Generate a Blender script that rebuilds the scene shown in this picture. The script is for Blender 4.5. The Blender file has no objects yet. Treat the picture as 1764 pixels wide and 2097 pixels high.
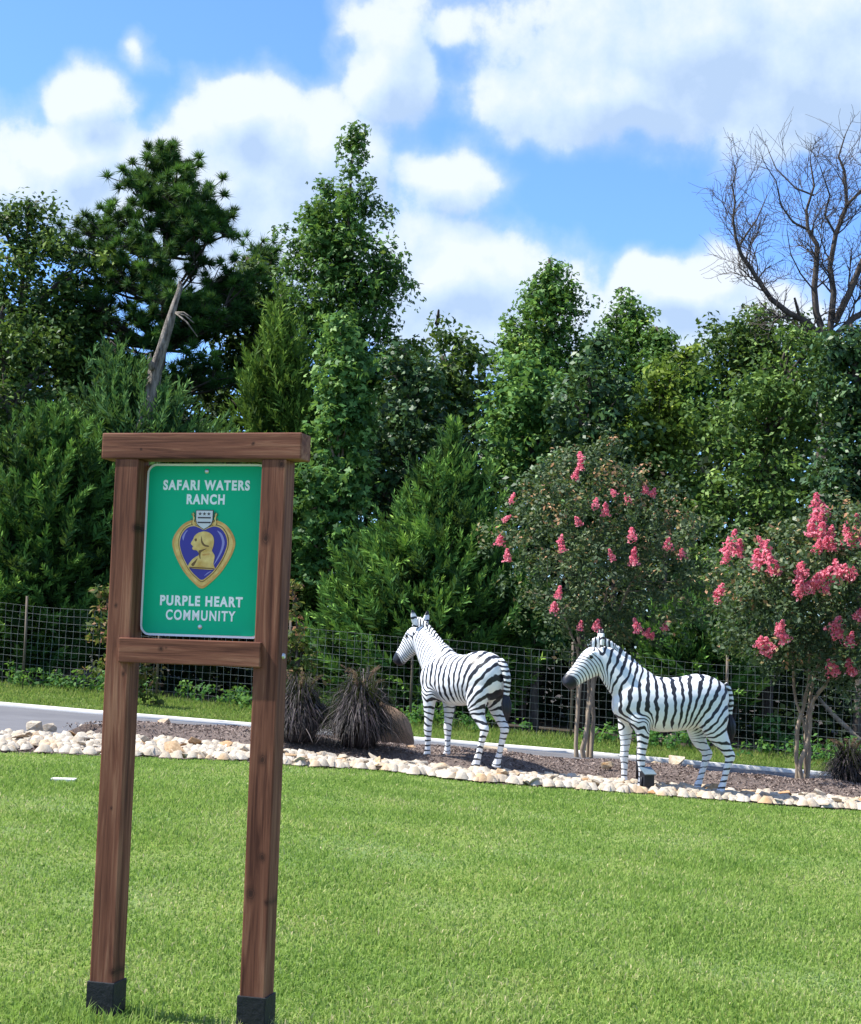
import bpy, bmesh, math, random
import numpy as np
from mathutils import Vector, Matrix

# ------------------------------------------------------------------ camera
IW, IH = 1764.0, 2097.0
FPX, PITCH, ROLL, CAMZ = 3200.0, math.radians(4.69), math.radians(1.9), 1.33
sc = bpy.context.scene
col = sc.collection
_F = Vector((0, math.cos(PITCH), math.sin(PITCH))); _R = Vector((1, 0, 0)); _U = _R.cross(_F)
_c, _s = math.cos(ROLL), math.sin(ROLL)
CR = _c * _R + _s * _U; CU = -_s * _R + _c * _U; CF = _F
cam = bpy.data.cameras.new('camera'); camo = bpy.data.objects.new('camera', cam); col.objects.link(camo)
M = Matrix.Identity(4)
for i in range(3):
    M[i][0] = CR[i]; M[i][1] = CU[i]; M[i][2] = -CF[i]
M[2][3] = CAMZ
camo.matrix_world = M
cam.sensor_fit = 'HORIZONTAL'; cam.sensor_width = 36.0; cam.lens = 36.0 * FPX / IW
cam.clip_start = 0.1; cam.clip_end = 4000
sc.camera = camo

# ------------------------------------------------------------------ light
SUN = Vector((-0.56, 0.05, 0.80)).normalized()          # direction towards the sun
SUN_EL = math.asin(SUN.z)
sun = bpy.data.lights.new('sun', 'SUN'); suno = bpy.data.objects.new('sun', sun); col.objects.link(suno)
sun.energy = 4.6; sun.angle = math.radians(0.53); sun.color = (1.0, 0.955, 0.88)
suno.rotation_euler = SUN.to_track_quat('Z', 'Y').to_euler()
suno.location = (-20, -10, 30)
sc.view_settings.view_transform = 'Standard'; sc.view_settings.look = 'None'
sc.view_settings.exposure = 1.10; sc.view_settings.gamma = 1.0; sc.view_settings.use_curve_mapping = False
sc.cycles.max_bounces = 6; sc.cycles.transparent_max_bounces = 6


def ray(px, py):
    return (CF + CR * ((px - IW / 2) / FPX) + CU * ((IH / 2 - py) / FPX))


def P(px, py, D):
    r = ray(px, py); k = D / r.y
    return Vector((r.x * k, D, CAMZ + r.z * k))


# world --------------------------------------------------------------
def build_world():
    w = bpy.data.worlds.new('World'); sc.world = w; w.use_nodes = True
    nt = w.node_tree; N = nt.nodes; L = nt.links; N.clear()

    def mk(tree, t, **kw):
        n = tree.nodes.new(t)
        for k, v in kw.items(): setattr(n, k, v)
        return n

    def link(tree, a, b): tree.links.new(a, b)

    def math_(tree, op, a, b=None, clamp=False):
        n = mk(tree, 'ShaderNodeMath', operation=op, use_clamp=clamp)
        for i, v in enumerate((a, b)):
            if v is None: continue
            if isinstance(v, (int, float)): n.inputs[i].default_value = v
            else: link(tree, v, n.inputs[i])
        return n.outputs[0]

    # cloud density as a function of (azimuth, elevation, 0)
    g = bpy.data.node_groups.new('cloud_density', 'ShaderNodeTree')
    g.interface.new_socket('uv', in_out='INPUT', socket_type='NodeSocketVector')
    g.interface.new_socket('density', in_out='OUTPUT', socket_type='NodeSocketFloat')
    gi = g.nodes.new('NodeGroupInput'); go = g.nodes.new('NodeGroupOutput')
    warp = mk(g, 'ShaderNodeTexNoise'); warp.inputs['Scale'].default_value = 17; warp.inputs['Detail'].default_value = 2; warp.noise_dimensions = '2D'
    link(g, gi.outputs[0], warp.inputs['Vector'])
    sub = mk(g, 'ShaderNodeVectorMath', operation='SUBTRACT'); link(g, warp.outputs['Color'], sub.inputs[0]); sub.inputs[1].default_value = (.5, .5, .5)
    ma = mk(g, 'ShaderNodeVectorMath', operation='MULTIPLY_ADD'); link(g, sub.outputs[0], ma.inputs[0]); ma.inputs[1].default_value = (.045, .040, 0); link(g, gi.outputs[0], ma.inputs[2])
    blobs = [  # px, py, rx, ry (pixels of the photograph) , weight
        (1430, 70, 520, 215, 1.0), (1250, 190, 330, 115, .95), (1640, 130, 330, 190, .95),
        (190, 215, 80, 95, .75), (140, 330, 200, 110, .85), (20, 390, 230, 110, .9), (260, 420, 170, 110, .85),
        (500, 260, 190, 130, .95), (650, 330, 230, 170, 1.0), (790, 130, 125, 170, .85), (420, 400, 210, 150, .9),
        (900, 370, 140, 80, .55), (640, 520, 380, 190, 1.0), (930, 570, 330, 130, .95), (1010, 660, 420, 120, .95),
        (1390, 590, 210, 80, 1.0), (1540, 640, 170, 90, .9), (1300, 690, 320, 110, .9), (285, 85, 45, 35, .42), (940, 55, 80, 60, .5),
    ]
    acc = None
    for (px, py, rx, ry, wt) in blobs:
        r = ray(px, py).normalized(); u0 = math.atan2(r.x, r.y); v0 = math.asin(r.z)
        m = mk(g, 'ShaderNodeVectorMath', operation='MULTIPLY_ADD'); link(g, ma.outputs[0], m.inputs[0])
        sx, sy = FPX / rx, FPX / ry
        m.inputs[1].default_value = (sx, sy, 0); m.inputs[2].default_value = (-u0 * sx, -v0 * sy, 0)
        ln = mk(g, 'ShaderNodeVectorMath', operation='LENGTH'); link(g, m.outputs[0], ln.inputs[0])
        d = math_(g, 'MULTIPLY', math_(g, 'SUBTRACT', 1.0, ln.outputs['Value']), wt)
        if acc is None: acc = d
        else:
            n = mk(g, 'ShaderNodeMath', operation='SMOOTH_MAX'); link(g, acc, n.inputs[0]); link(g, d, n.inputs[1]); n.inputs[2].default_value = .18
            acc = n.outputs[0]
    # the rest of the sky carries the same kind of broken cumulus
    far = mk(g, 'ShaderNodeTexNoise'); far.inputs['Scale'].default_value = 3.1; far.inputs['Detail'].default_value = 2; far.noise_dimensions = '2D'
    link(g, ma.outputs[0], far.inputs['Vector'])
    fd = math_(g, 'MULTIPLY', math_(g, 'SUBTRACT', far.outputs['Fac'], 0.50), 4.0)
    mm = mk(g, 'ShaderNodeVectorMath', operation='MULTIPLY_ADD'); link(g, gi.outputs[0], mm.inputs[0])
    r = ray(900, 380).normalized(); u0 = math.atan2(r.x, r.y); v0 = math.asin(r.z)
    mm.inputs[1].default_value = (1 / .42, 1 / .30, 0); mm.inputs[2].default_value = (-u0 / .42, -v0 / .30, 0)
    ln = mk(g, 'ShaderNodeVectorMath', operation='LENGTH'); link(g, mm.outputs[0], ln.inputs[0])
    ins = math_(g, 'MULTIPLY', math_(g, 'SUBTRACT', 1.25, ln.outputs['Value']), 5.0, True)
    fd = math_(g, 'SUBTRACT', fd, math_(g, 'MULTIPLY', ins, 3.0))
    acc = math_(g, 'MAXIMUM', acc, fd)
    det = mk(g, 'ShaderNodeTexNoise'); det.inputs['Scale'].default_value = 24; det.inputs['Detail'].default_value = 7; det.inputs['Roughness'].default_value = .60; det.noise_dimensions = '2D'
    link(g, gi.outputs[0], det.inputs['Vector'])
    acc = math_(g, 'ADD', acc, math_(g, 'MULTIPLY', math_(g, 'SUBTRACT', det.outputs['Fac'], .5), .66))
    link(g, acc, go.inputs[0])

    tc = mk(nt, 'ShaderNodeTexCoord'); sep = mk(nt, 'ShaderNodeSeparateXYZ'); link(nt, tc.outputs['Generated'], sep.inputs[0])
    az = math_(nt, 'ARCTAN2', sep.outputs['X'], sep.outputs['Y']); el = math_(nt, 'ARCSINE', sep.outputs['Z'])
    uv = mk(nt, 'ShaderNodeCombineXYZ'); link(nt, az, uv.inputs[0]); link(nt, el, uv.inputs[1])

    def dens(off):
        ad = mk(nt, 'ShaderNodeVectorMath', operation='ADD'); link(nt, uv.outputs[0], ad.inputs[0]); ad.inputs[1].default_value = off
        n = mk(nt, 'ShaderNodeGroup'); n.node_tree = g; link(nt, ad.outputs[0], n.inputs[0]); return n.outputs[0]
    d0 = dens((0, 0, 0)); d1 = dens((-.010, .020, 0))
    def sm(a_, b_, top):
        c_ = mk(nt, 'ShaderNodeMapRange', interpolation_type='SMOOTHSTEP'); link(nt, d0, c_.inputs['Value'])
        c_.inputs['From Min'].default_value = a_; c_.inputs['From Max'].default_value = b_; c_.inputs['To Max'].default_value = top; return c_.outputs[0]
    cov = math_(nt, 'ADD', sm(-.24, .34, .52), sm(.05, .26, .42))      # thin veil plus solid heaps
    lit = math_(nt, 'ADD', math_(nt, 'MULTIPLY', math_(nt, 'SUBTRACT', d0, d1), 1.15), math_(nt, 'SUBTRACT', .66, math_(nt, 'MULTIPLY', d0, .40)), True)
    cc = mk(nt, 'ShaderNodeValToRGB'); link(nt, lit, cc.inputs[0])
    e = cc.color_ramp.elements; e[0].position = .15; e[0].color = (2.5, 3.3, 4.5, 1); e[1].position = .85; e[1].color = (4.45, 4.8, 5.2, 1)
    e2 = e.new(.5); e2.color = (3.35, 4.1, 5.15, 1)
    sky = mk(nt, 'ShaderNodeTexSky', sky_type='NISHITA', sun_disc=False)
    sky.sun_elevation = SUN_EL; sky.sun_rotation = math.atan2(SUN.x, SUN.y)
    sky.air_density = 1.0; sky.dust_density = .6; sky.ozone_density = 2.5
    tint = mk(nt, 'ShaderNodeMix', data_type='RGBA', blend_type='MULTIPLY'); tint.inputs['Factor'].default_value = 1
    link(nt, sky.outputs[0], tint.inputs[6]); tint.inputs[7].default_value = (.66, .91, 1.32, 1)
    mix = mk(nt, 'ShaderNodeMix', data_type='RGBA'); link(nt, cov, mix.inputs['Factor'])
    link(nt, tint.outputs[2], mix.inputs[6]); link(nt, cc.outputs[0], mix.inputs[7])
    bg = mk(nt, 'ShaderNodeBackground'); bg.inputs['Strength'].default_value = .10; link(nt, mix.outputs[2], bg.inputs[0])
    out = mk(nt, 'ShaderNodeOutputWorld'); link(nt, bg.outputs[0], out.inputs[0])


build_world()

# ------------------------------------------------------------------ helpers
rng = np.random.default_rng(7)
random.seed(5)


def sstep(a, b, x):
    t = np.clip((x - a) / (b - a), 0, 1); return t * t * (3 - 2 * t)


def terrain(x, y):
    x = np.asarray(x, float); y = np.asarray(y, float)
    t = sstep(5.5, 12, y); xc = 18 * np.tanh(x / 18)
    yy = np.clip(y, -20, 45)
    return (1 - t) * (-.03 * xc - .03) + t * (-.055 * (xc - .8) - .008 * (yy - 16))


def G(px, py, dz=0.0):
    """where the sight line of a picture point meets the ground"""
    r = ray(px, py); lo, hi = 1.0, 200.0
    for _ in range(50):
        m = (lo + hi) / 2; k = m / r.y
        if CAMZ + r.z * k > float(terrain(r.x * k, m)) + dz: lo = m
        else: hi = m
    k = lo / r.y
    return Vector((r.x * k, lo, float(terrain(r.x * k, lo)) + dz))


def props(o, label=None, cat=None, group=None, kind=None):
    if label: o['label'] = label
    if cat: o['category'] = cat
    if group: o['group'] = group
    if kind: o['kind'] = kind
    return o


def empty(name, loc, label, cat, group=None, rz=0.0):
    o = bpy.data.objects.new(name, None); o.empty_display_size = .2; o.location = loc; o.rotation_euler = (0, 0, rz)
    col.objects.link(o); return props(o, label, cat, group)


def link_mesh(name, me, mat, parent=None, loc=None):
    o = bpy.data.objects.new(name, me); col.objects.link(o)
    if mat is not None and not me.materials: me.materials.append(mat)
    if parent is not None: o.parent = parent
    if loc is not None: o.location = loc
    return o


def np_mesh(name, V, Fs, smooth=False, attrs=None):
    """V (n,3); Fs: array (m,k) or list of such arrays"""
    if not (isinstance(Fs, list) and len(Fs) and isinstance(Fs[0], np.ndarray) and Fs[0].ndim == 2): Fs = [np.asarray(Fs)]
    Fs = [np.asarray(f, np.int32) for f in Fs if len(f)]
    me = bpy.data.meshes.new(name)
    V = np.asarray(V, np.float32)
    me.vertices.add(len(V)); me.vertices.foreach_set('co', V.ravel())
    loops = np.concatenate([f.ravel() for f in Fs]); tot = np.concatenate([np.full(len(f), f.shape[1], np.int32) for f in Fs])
    start = np.concatenate([[0], np.cumsum(tot)[:-1]]).astype(np.int32)
    me.loops.add(len(loops)); me.loops.foreach_set('vertex_index', loops)
    me.polygons.add(len(tot)); me.polygons.foreach_set('loop_start', start); me.polygons.foreach_set('loop_total', tot)
    if smooth: me.polygons.foreach_set('use_smooth', np.ones(len(tot), bool))
    for an, (dom, arr) in (attrs or {}).items():
        a = me.attributes.new(an, 'FLOAT', dom); a.data.foreach_set('value', np.asarray(arr, np.float32))
    me.update(calc_edges=True)
    return me


class MB:
    """collects tubes, boxes and the like into one mesh"""
    def __init__(s): s.V = []; s.Q = []; s.T = []; s.n = 0

    def add(s, V, Q=(), T=()):
        V = np.asarray(V, float).reshape(-1, 3)
        if len(Q): s.Q.append(np.asarray(Q) + s.n)
        if len(T): s.T.append(np.asarray(T) + s.n)
        s.V.append(V); s.n += len(V)

    def tube(s, pts, rad, sides=6, cap=True):
        pts = np.asarray([tuple(p) for p in pts], float); n = len(pts); rad = np.broadcast_to(np.asarray(rad, float), (n,))
        tan = np.gradient(pts, axis=0); tan /= np.linalg.norm(tan, axis=1, keepdims=True) + 1e-9
        ref = np.array([0.31, 0.17, 0.93]) if abs(tan[0][2]) < .9 else np.array([1., .1, .05])
        V = []; a = np.arange(sides) * 2 * np.pi / sides
        for i in range(n):
            u = np.cross(tan[i], ref); u /= np.linalg.norm(u) + 1e-9; v = np.cross(tan[i], u); ref = np.cross(u, tan[i])
            V.append(pts[i] + rad[i] * (np.cos(a)[:, None] * u + np.sin(a)[:, None] * v))
        V = np.concatenate(V); Q = []
        for i in range(n - 1):
            for k in range(sides):
                k2 = (k + 1) % sides; Q.append((i * sides + k, i * sides + k2, (i + 1) * sides + k2, (i + 1) * sides + k))
        T = []
        if cap:
            V = np.vstack([V, pts[0], pts[-1]]); b = n * sides
            for k in range(sides):
                k2 = (k + 1) % sides; T.append((b, k2, k)); T.append((b + 1, (n - 1) * sides + k, (n - 1) * sides + k2))
        s.add(V, Q, T)

    def box(s, lo, hi):
        x0, y0, z0 = lo; x1, y1, z1 = hi
        s.add([(x0, y0, z0), (x1, y0, z0), (x1, y1, z0), (x0, y1, z0), (x0, y0, z1), (x1, y0, z1), (x1, y1, z1), (x0, y1, z1)],
              [(0, 3, 2, 1), (4, 5, 6, 7), (0, 1, 5, 4), (1, 2, 6, 5), (2, 3, 7, 6), (3, 0, 4, 7)])

    def mesh(s, name, smooth=False):
        F = []
        if s.Q: F.append(np.concatenate(s.Q))
        if s.T: F.append(np.concatenate(s.T))
        return np_mesh(name, np.concatenate(s.V), F, smooth)

    def build(s, name, mat, parent=None, smooth=False, loc=None):
        return link_mesh(name, s.mesh(name, smooth), mat, parent, loc)


def bevel_box(name, lo, hi, mat, parent, bev=.004, wob=0.0):
    bm = bmesh.new(); bmesh.ops.create_cube(bm, size=1)
    for v in bm.verts:
        v.co = Vector([lo[i] + (v.co[i] + .5) * (hi[i] - lo[i]) for i in range(3)])
    if bev: bmesh.ops.bevel(bm, geom=bm.edges[:], offset=bev, segments=2, profile=.6, affect='EDGES')
    me = bpy.data.meshes.new(name); bm.to_mesh(me); bm.free()
    return link_mesh(name, me, mat, parent)


def interp_rings(rows, n=26):
    A = np.array(rows, float); x = np.linspace(0, len(A) - 1, n); i = np.clip(np.floor(x).astype(int), 0, len(A) - 2); t = (x - i)[:, None]
    p0 = A[np.clip(i - 1, 0, len(A) - 1)]; p1 = A[i]; p2 = A[i + 1]; p3 = A[np.clip(i + 2, 0, len(A) - 1)]
    return .5 * ((2 * p1) + (-p0 + p2) * t + (2 * p0 - 5 * p1 + 4 * p2 - p3) * t ** 2 + (-p0 + 3 * p1 - 3 * p2 + p3) * t ** 3)


# ------------------------------------------------------------------ materials
def new_mat(name):
    m = bpy.data.materials.new(name); m.use_nodes = True; nt = m.node_tree; nt.nodes.clear()
    out = nt.nodes.new('ShaderNodeOutputMaterial'); b = nt.nodes.new('ShaderNodeBsdfPrincipled')
    nt.links.new(b.outputs[0], out.inputs[0]); return m, nt, b, out


def ramp(nt, stops, fac=None):
    r = nt.nodes.new('ShaderNodeValToRGB'); e = r.color_ramp.elements
    while len(e) > 1: e.remove(e[-1])
    e[0].position = stops[0][0]; e[0].color = (*stops[0][1], 1)
    for p, c in stops[1:]:
        k = e.new(p); k.color = (*c, 1)
    if fac is not None: nt.links.new(fac, r.inputs[0])
    return r


def noise(nt, scale, detail=4, rough=.55, vec=None, dist=0):
    n = nt.nodes.new('ShaderNodeTexNoise'); n.inputs['Scale'].default_value = scale; n.inputs['Detail'].default_value = detail
    n.inputs['Roughness'].default_value = rough; n.inputs['Distortion'].default_value = dist
    if vec is not None: nt.links.new(vec, n.inputs['Vector'])
    return n


def objco(nt, scale=(1, 1, 1), rot=(0, 0, 0)):
    t = nt.nodes.new('ShaderNodeTexCoord'); m = nt.nodes.new('ShaderNodeMapping')
    m.inputs['Scale'].default_value = scale; m.inputs['Rotation'].default_value = rot
    nt.links.new(t.outputs['Object'], m.inputs['Vector']); return m.outputs[0]


def mathn(nt, op, a, b=None, clamp=False):
    n = nt.nodes.new('ShaderNodeMath'); n.operation = op; n.use_clamp = clamp
    for i, v in enumerate((a, b)):
        if v is None: continue
        if isinstance(v, (int, float)): n.inputs[i].default_value = v
        else: nt.links.new(v, n.inputs[i])
    return n.outputs[0]


def mixc(nt, fac, a, b, mode='MIX'):
    n = nt.nodes.new('ShaderNodeMix'); n.data_type = 'RGBA'; n.blend_type = mode
    for s, v in ((0, fac), (6, a), (7, b)):
        if isinstance(v, (int, float)): n.inputs[s].default_value = v
        elif isinstance(v, tuple): n.inputs[s].default_value = (*v, 1)
        else: nt.links.new(v, n.inputs[s])
    return n.outputs[2]


def bump(nt, b, h, strength=.4, dist=.02):
    n = nt.nodes.new('ShaderNodeBump'); n.inputs['Strength'].default_value = strength; n.inputs['Distance'].default_value = dist
    nt.links.new(h, n.inputs['Height']); nt.links.new(n.outputs[0], b.inputs['Normal'])


def pmat(name, c1, c2, scale=5, rough=.7, bmp=.3, stretch=(1, 1, 1), spec=.3, bscale=None, dist=.01, metal=0):
    m, nt, b, out = new_mat(name); v = objco(nt, stretch); n = noise(nt, scale, 6, .6, v)
    r = ramp(nt, [(.3, c1), (.7, c2)], n.outputs['Fac']); nt.links.new(r.outputs[0], b.inputs['Base Color'])
    b.inputs['Roughness'].default_value = rough; b.inputs['Specular IOR Level'].default_value = spec; b.inputs['Metallic'].default_value = metal
    if bmp:
        n2 = noise(nt, bscale or scale * 3, 6, .65, v); bump(nt, b, n2.outputs['Fac'], bmp, dist)
    return m


def leaf_mat(name, stops, rough=.45, trans=.25, spec=.35, patch=0.0, pscale=.7):
    """stops coloured by the per-leaf attribute 'tint'"""
    m, nt, b, out = new_mat(name)
    a = nt.nodes.new('ShaderNodeAttribute'); a.attribute_name = 'tint'
    f = a.outputs['Fac']
    if patch:
        n = noise(nt, pscale, 3, .5, objco(nt)); f = mathn(nt, 'ADD', f, mathn(nt, 'MULTIPLY', mathn(nt, 'SUBTRACT', n.outputs['Fac'], .5), patch), True)
    r = ramp(nt, stops, f)
    nt.links.new(r.outputs[0], b.inputs['Base Color']); b.inputs['Roughness'].default_value = min(.8, rough + .16); b.inputs['Specular IOR Level'].default_value = spec * .7
    if trans:
        t = nt.nodes.new('ShaderNodeBsdfTranslucent'); nt.links.new(mixc(nt, 0.0 if 'petal' in name else .55, r.outputs[0], (.15, .24, .035), 'MIX'), t.inputs[0])
        ms = nt.nodes.new('ShaderNodeMixShader'); ms.inputs[0].default_value = min(.5, trans * 1.5)
        nt.links.new(b.outputs[0], ms.inputs[1]); nt.links.new(t.outputs[0], ms.inputs[2]); nt.links.new(ms.outputs[0], out.inputs[0])
    return m


def wood_mat(name, axis, c1, c2, c3, knots=()):
    m, nt, b, out = new_mat(name)
    st = [52, 52, 52]; st[axis] = 2.6
    v = objco(nt, tuple(st)); n = noise(nt, 1.0, 8, .62, v, .6)
    st2 = [9, 9, 9]; st2[axis] = .9; n2 = noise(nt, 1.0, 3, .5, objco(nt, tuple(st2)))
    f = mathn(nt, 'ADD', mathn(nt, 'MULTIPLY', n.outputs['Fac'], .62), mathn(nt, 'MULTIPLY', n2.outputs['Fac'], .42))
    r = ramp(nt, [(.38, c1), (.52, c2), (.66, c3)], f)
    # knots at their places on the timber (sign-local x and z)
    oc = objco(nt, (1, 0, 1) if axis == 0 else (1, 0, .72)); dmin = None
    nk = noise(nt, 70, 2, .5, objco(nt)); wob = mathn(nt, 'MULTIPLY', mathn(nt, 'SUBTRACT', nk.outputs['Fac'], .5), .010)
    for kx, kz, kr in knots:
        dn = nt.nodes.new('ShaderNodeVectorMath'); dn.operation = 'DISTANCE'; nt.links.new(oc, dn.inputs[0]); dn.inputs[1].default_value = (kx, 0, kz * (1 if axis == 0 else .72))
        q = mathn(nt, 'DIVIDE', mathn(nt, 'ADD', dn.outputs['Value'], wob), kr)
        dmin = q if dmin is None else mathn(nt, 'MINIMUM', dmin, q)
    kr_ = ramp(nt, [(0, (.9, .9, .9)), (.28, (.8, .8, .8)), (.36, (.25, .25, .25)), (.44, (.75, .75, .75)), (.56, (.35, .35, .35)), (1.0, (0, 0, 0))], dmin)
    c = mixc(nt, kr_.outputs[0], r.outputs[0], (.030, .011, .007))
    # fine long cracks
    st4 = [60, 60, 60]; st4[axis] = .8
    n4 = noise(nt, 1.0, 2, .5, objco(nt, tuple(st4)))
    cr = nt.nodes.new('ShaderNodeMapRange'); nt.links.new(n4.outputs['Fac'], cr.inputs['Value']); cr.inputs['From Min'].default_value = .72; cr.inputs['From Max'].default_value = .78
    c = mixc(nt, mathn(nt, 'MULTIPLY', cr.outputs[0], .65), c, (.03, .014, .01))
    nt.links.new(c, b.inputs['Base Color']); b.inputs['Roughness'].default_value = .72; b.inputs['Specular IOR Level'].default_value = .25
    bump(nt, b, n.outputs['Fac'], .35, .004)
    return m


WC = ((.062, .019, .011), (.180, .067, .039), (.32, .155, .092))
MAT = {}
HB = 1.932
MAT['wood_x'] = wood_mat('stained_wood_x', 0, *WC, knots=[(.215, HB - .665, .016), (.235, HB - .662, .008), (.10, HB + .03, .007), (.52, HB + .05, .010)])
MAT['wood_z'] = wood_mat('stained_wood_z', 2, *WC, knots=[(.579, HB - .277, .024), (.624, HB - .02, .020), (.60, HB - 1.027, .022), (.614, HB - 1.352, .019), (.578, HB - 1.475, .027), (.636, HB - 1.50, .014), (.088, HB - .247, .019), (.052, HB - 1.222, .008), (.086, HB - 1.776, .018), (.071, HB - .758, .011), (.03, HB - .52, .010)])
MAT['bark'] = pmat('bark', (.045, .036, .03), (.13, .11, .095), 3, .9, .8, (6, 6, 1), dist=.03)
MAT['pale_bark'] = pmat('pale_bark', (.16, .12, .085), (.36, .29, .21), 4, .8, .4, (5, 5, 1.2))
MAT['snag'] = pmat('snag_wood', (.05, .042, .036), (.42, .37, .32), 2.6, .9, 1.0, (6, 6, 1.6), dist=.05)
MAT['twig'] = pmat('dead_twig', (.045, .036, .030), (.12, .10, .085), 3, .9, .3, (4, 4, 1))
MAT['soil'] = pmat('leaf_litter', (.02, .015, .010), (.055, .042, .026), 3, .95, .6)
MAT['asphalt'] = pmat('asphalt', (.10, .10, .11), (.15, .15, .16), 1.2, .85, .25, bscale=90)
MAT['concrete'] = pmat('concrete', (.55, .54, .50), (.74, .72, .68), 2.5, .85, .2)
MAT['rubber'] = pmat('black_sleeve', (.008, .009, .011), (.02, .022, .026), 9, .6, .5)
MAT['wire'] = pmat('galvanised_wire', (.16, .18, .18), (.28, .31, .31), 3, .5, 0, spec=.5)
MAT['steel_post'] = pmat('rusty_steel', (.08, .06, .045), (.16, .13, .10), 6, .8, .2)
MAT['screw'] = pmat('zinc_screw', (.5, .52, .52), (.7, .72, .72), 8, .35, 0, metal=.8)
MAT['black_metal'] = pmat('black_metal', (.008, .009, .012), (.02, .022, .03), 7, .45, .1)
MAT['lens'] = pmat('lamp_glass', (.10, .15, .19), (.16, .22, .27), 2, .12, 0, spec=.6)
MAT['eye'] = pmat('eye_black', (.006, .006, .008), (.01, .01, .012), 3, .2, 0)
MAT['muzzle_black'] = pmat('black_paint', (.012, .013, .02), (.02, .022, .032), 5, .4, .1)


def rock_mat(name, cols, bmp=.5):
    m, nt, b, out = new_mat(name); oi = nt.nodes.new('ShaderNodeObjectInfo'); v = objco(nt)
    r = ramp(nt, cols, oi.outputs['Random']); n = noise(nt, 6, 6, .65, v)
    r2 = ramp(nt, [(.3, (.62, .55, .45)), (.62, (1, 1, 1))], n.outputs['Fac'])
    n3 = noise(nt, 2.5, 3, .5, v); r3 = ramp(nt, [(.55, (1, 1, 1)), (.75, (.95, .68, .40))], n3.outputs['Fac'])
    c = mixc(nt, 1.0, mixc(nt, 1.0, r.outputs[0], r2.outputs[0], 'MULTIPLY'), r3.outputs[0], 'MULTIPLY')
    nt.links.new(c, b.inputs['Base Color']); b.inputs['Roughness'].default_value = .85
    n2 = noise(nt, 22, 6, .7, v); bump(nt, b, n2.outputs['Fac'], bmp, .02); return m


MAT['limestone'] = rock_mat('limestone', [(0, (.44, .36, .26)), (.25, (.54, .47, .37)), (.5, (.46, .42, .36)), (.66, (.50, .38, .24)), (.82, (.44, .25, .11)), (.92, (.55, .50, .42))])
MAT['brown_rock'] = pmat('brown_boulder', (.16, .095, .06), (.33, .22, .14), 2.2, .8, .5, dist=.03)

# mulch
m, nt, b, out = new_mat('mulch'); v = objco(nt); n = noise(nt, 60, 6, .75, v); n1 = noise(nt, 1.1, 3, .5, v)
r = ramp(nt, [(.32, (.075, .052, .044)), (.5, (.20, .155, .135)), (.7, (.34, .28, .245))], n.outputs['Fac'])
r1 = ramp(nt, [(.35, (.72, .68, .66)), (.65, (1.1, 1.08, 1.05))], n1.outputs['Fac'])
nt.links.new(mixc(nt, 1.0, r.outputs[0], r1.outputs[0], 'MULTIPLY'), b.inputs['Base Color']); b.inputs['Roughness'].default_value = .95
bump(nt, b, n.outputs['Fac'], .9, .04); MAT['mulch'] = m
# lawn base
m, nt, b, out = new_mat('lawn_turf'); v = objco(nt); n = noise(nt, 30, 6, .7, v); n1 = noise(nt, .9, 4, .6, v)
r = ramp(nt, [(.3, (.06, .11, .02)), (.7, (.16, .24, .055))], n.outputs['Fac'])
r1 = ramp(nt, [(.4, (1, 1, 1)), (.62, (1.35, 1.12, .75))], n1.outputs['Fac'])
nt.links.new(mixc(nt, 1.0, r.outputs[0], r1.outputs[0], 'MULTIPLY'), b.inputs['Base Color']); b.inputs['Roughness'].default_value = .9
bump(nt, b, n.outputs['Fac'], .6, .03); MAT['turf'] = m

MAT['grass'] = leaf_mat('grass_blade', [(0, (0.116, 0.213, 0.036)), (.38, (0.237, 0.374, 0.077)), (.70, (0.359, 0.470, 0.129)), (.92, (0.557, 0.547, 0.258)), (1, (0.718, 0.627, 0.371))], .5, .36, .25, patch=.85, pscale=1.3)
MAT['verge'] = leaf_mat('verge_blade', [(0, (0.088, 0.155, 0.032)), (.5, (0.175, 0.269, 0.057)), (1, (0.375, 0.352, 0.126))], .55, .3, .25, .4)
MAT['weed'] = leaf_mat('weed_leaf', [(0, (.03, .10, .02)), (.6, (.07, .20, .04)), (1, (.14, .27, .06))], .5, .3)
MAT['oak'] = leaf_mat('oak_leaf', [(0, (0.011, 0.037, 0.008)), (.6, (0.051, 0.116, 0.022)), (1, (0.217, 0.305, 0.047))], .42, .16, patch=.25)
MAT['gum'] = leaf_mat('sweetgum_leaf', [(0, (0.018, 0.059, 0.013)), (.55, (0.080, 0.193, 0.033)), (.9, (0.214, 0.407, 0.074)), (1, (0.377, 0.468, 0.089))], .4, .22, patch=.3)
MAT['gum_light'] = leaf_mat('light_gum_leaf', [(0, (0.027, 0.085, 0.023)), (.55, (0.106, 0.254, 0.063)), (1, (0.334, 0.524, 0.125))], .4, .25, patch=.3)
MAT['cedar'] = leaf_mat('cedar_spray', [(0, (0.013, 0.038, 0.013)), (.5, (0.054, 0.140, 0.031)), (.85, (0.174, 0.338, 0.064)), (1, (0.303, 0.474, 0.092))], .6, .12, .2, patch=.3)  # dark end of both main cedar ramps paints shadow among the sprays
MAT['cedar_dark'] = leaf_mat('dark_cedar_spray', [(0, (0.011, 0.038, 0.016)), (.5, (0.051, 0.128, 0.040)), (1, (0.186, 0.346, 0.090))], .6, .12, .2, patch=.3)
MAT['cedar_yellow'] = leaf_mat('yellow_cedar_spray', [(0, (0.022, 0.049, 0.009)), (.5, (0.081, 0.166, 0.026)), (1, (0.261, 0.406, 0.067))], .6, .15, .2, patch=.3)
MAT['pine'] = leaf_mat('pine_needle', [(0, (0.010, 0.038, 0.011)), (.5, (0.039, 0.118, 0.025)), (1, (0.161, 0.336, 0.047))], .5, .15, .3, patch=.3)
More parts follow.
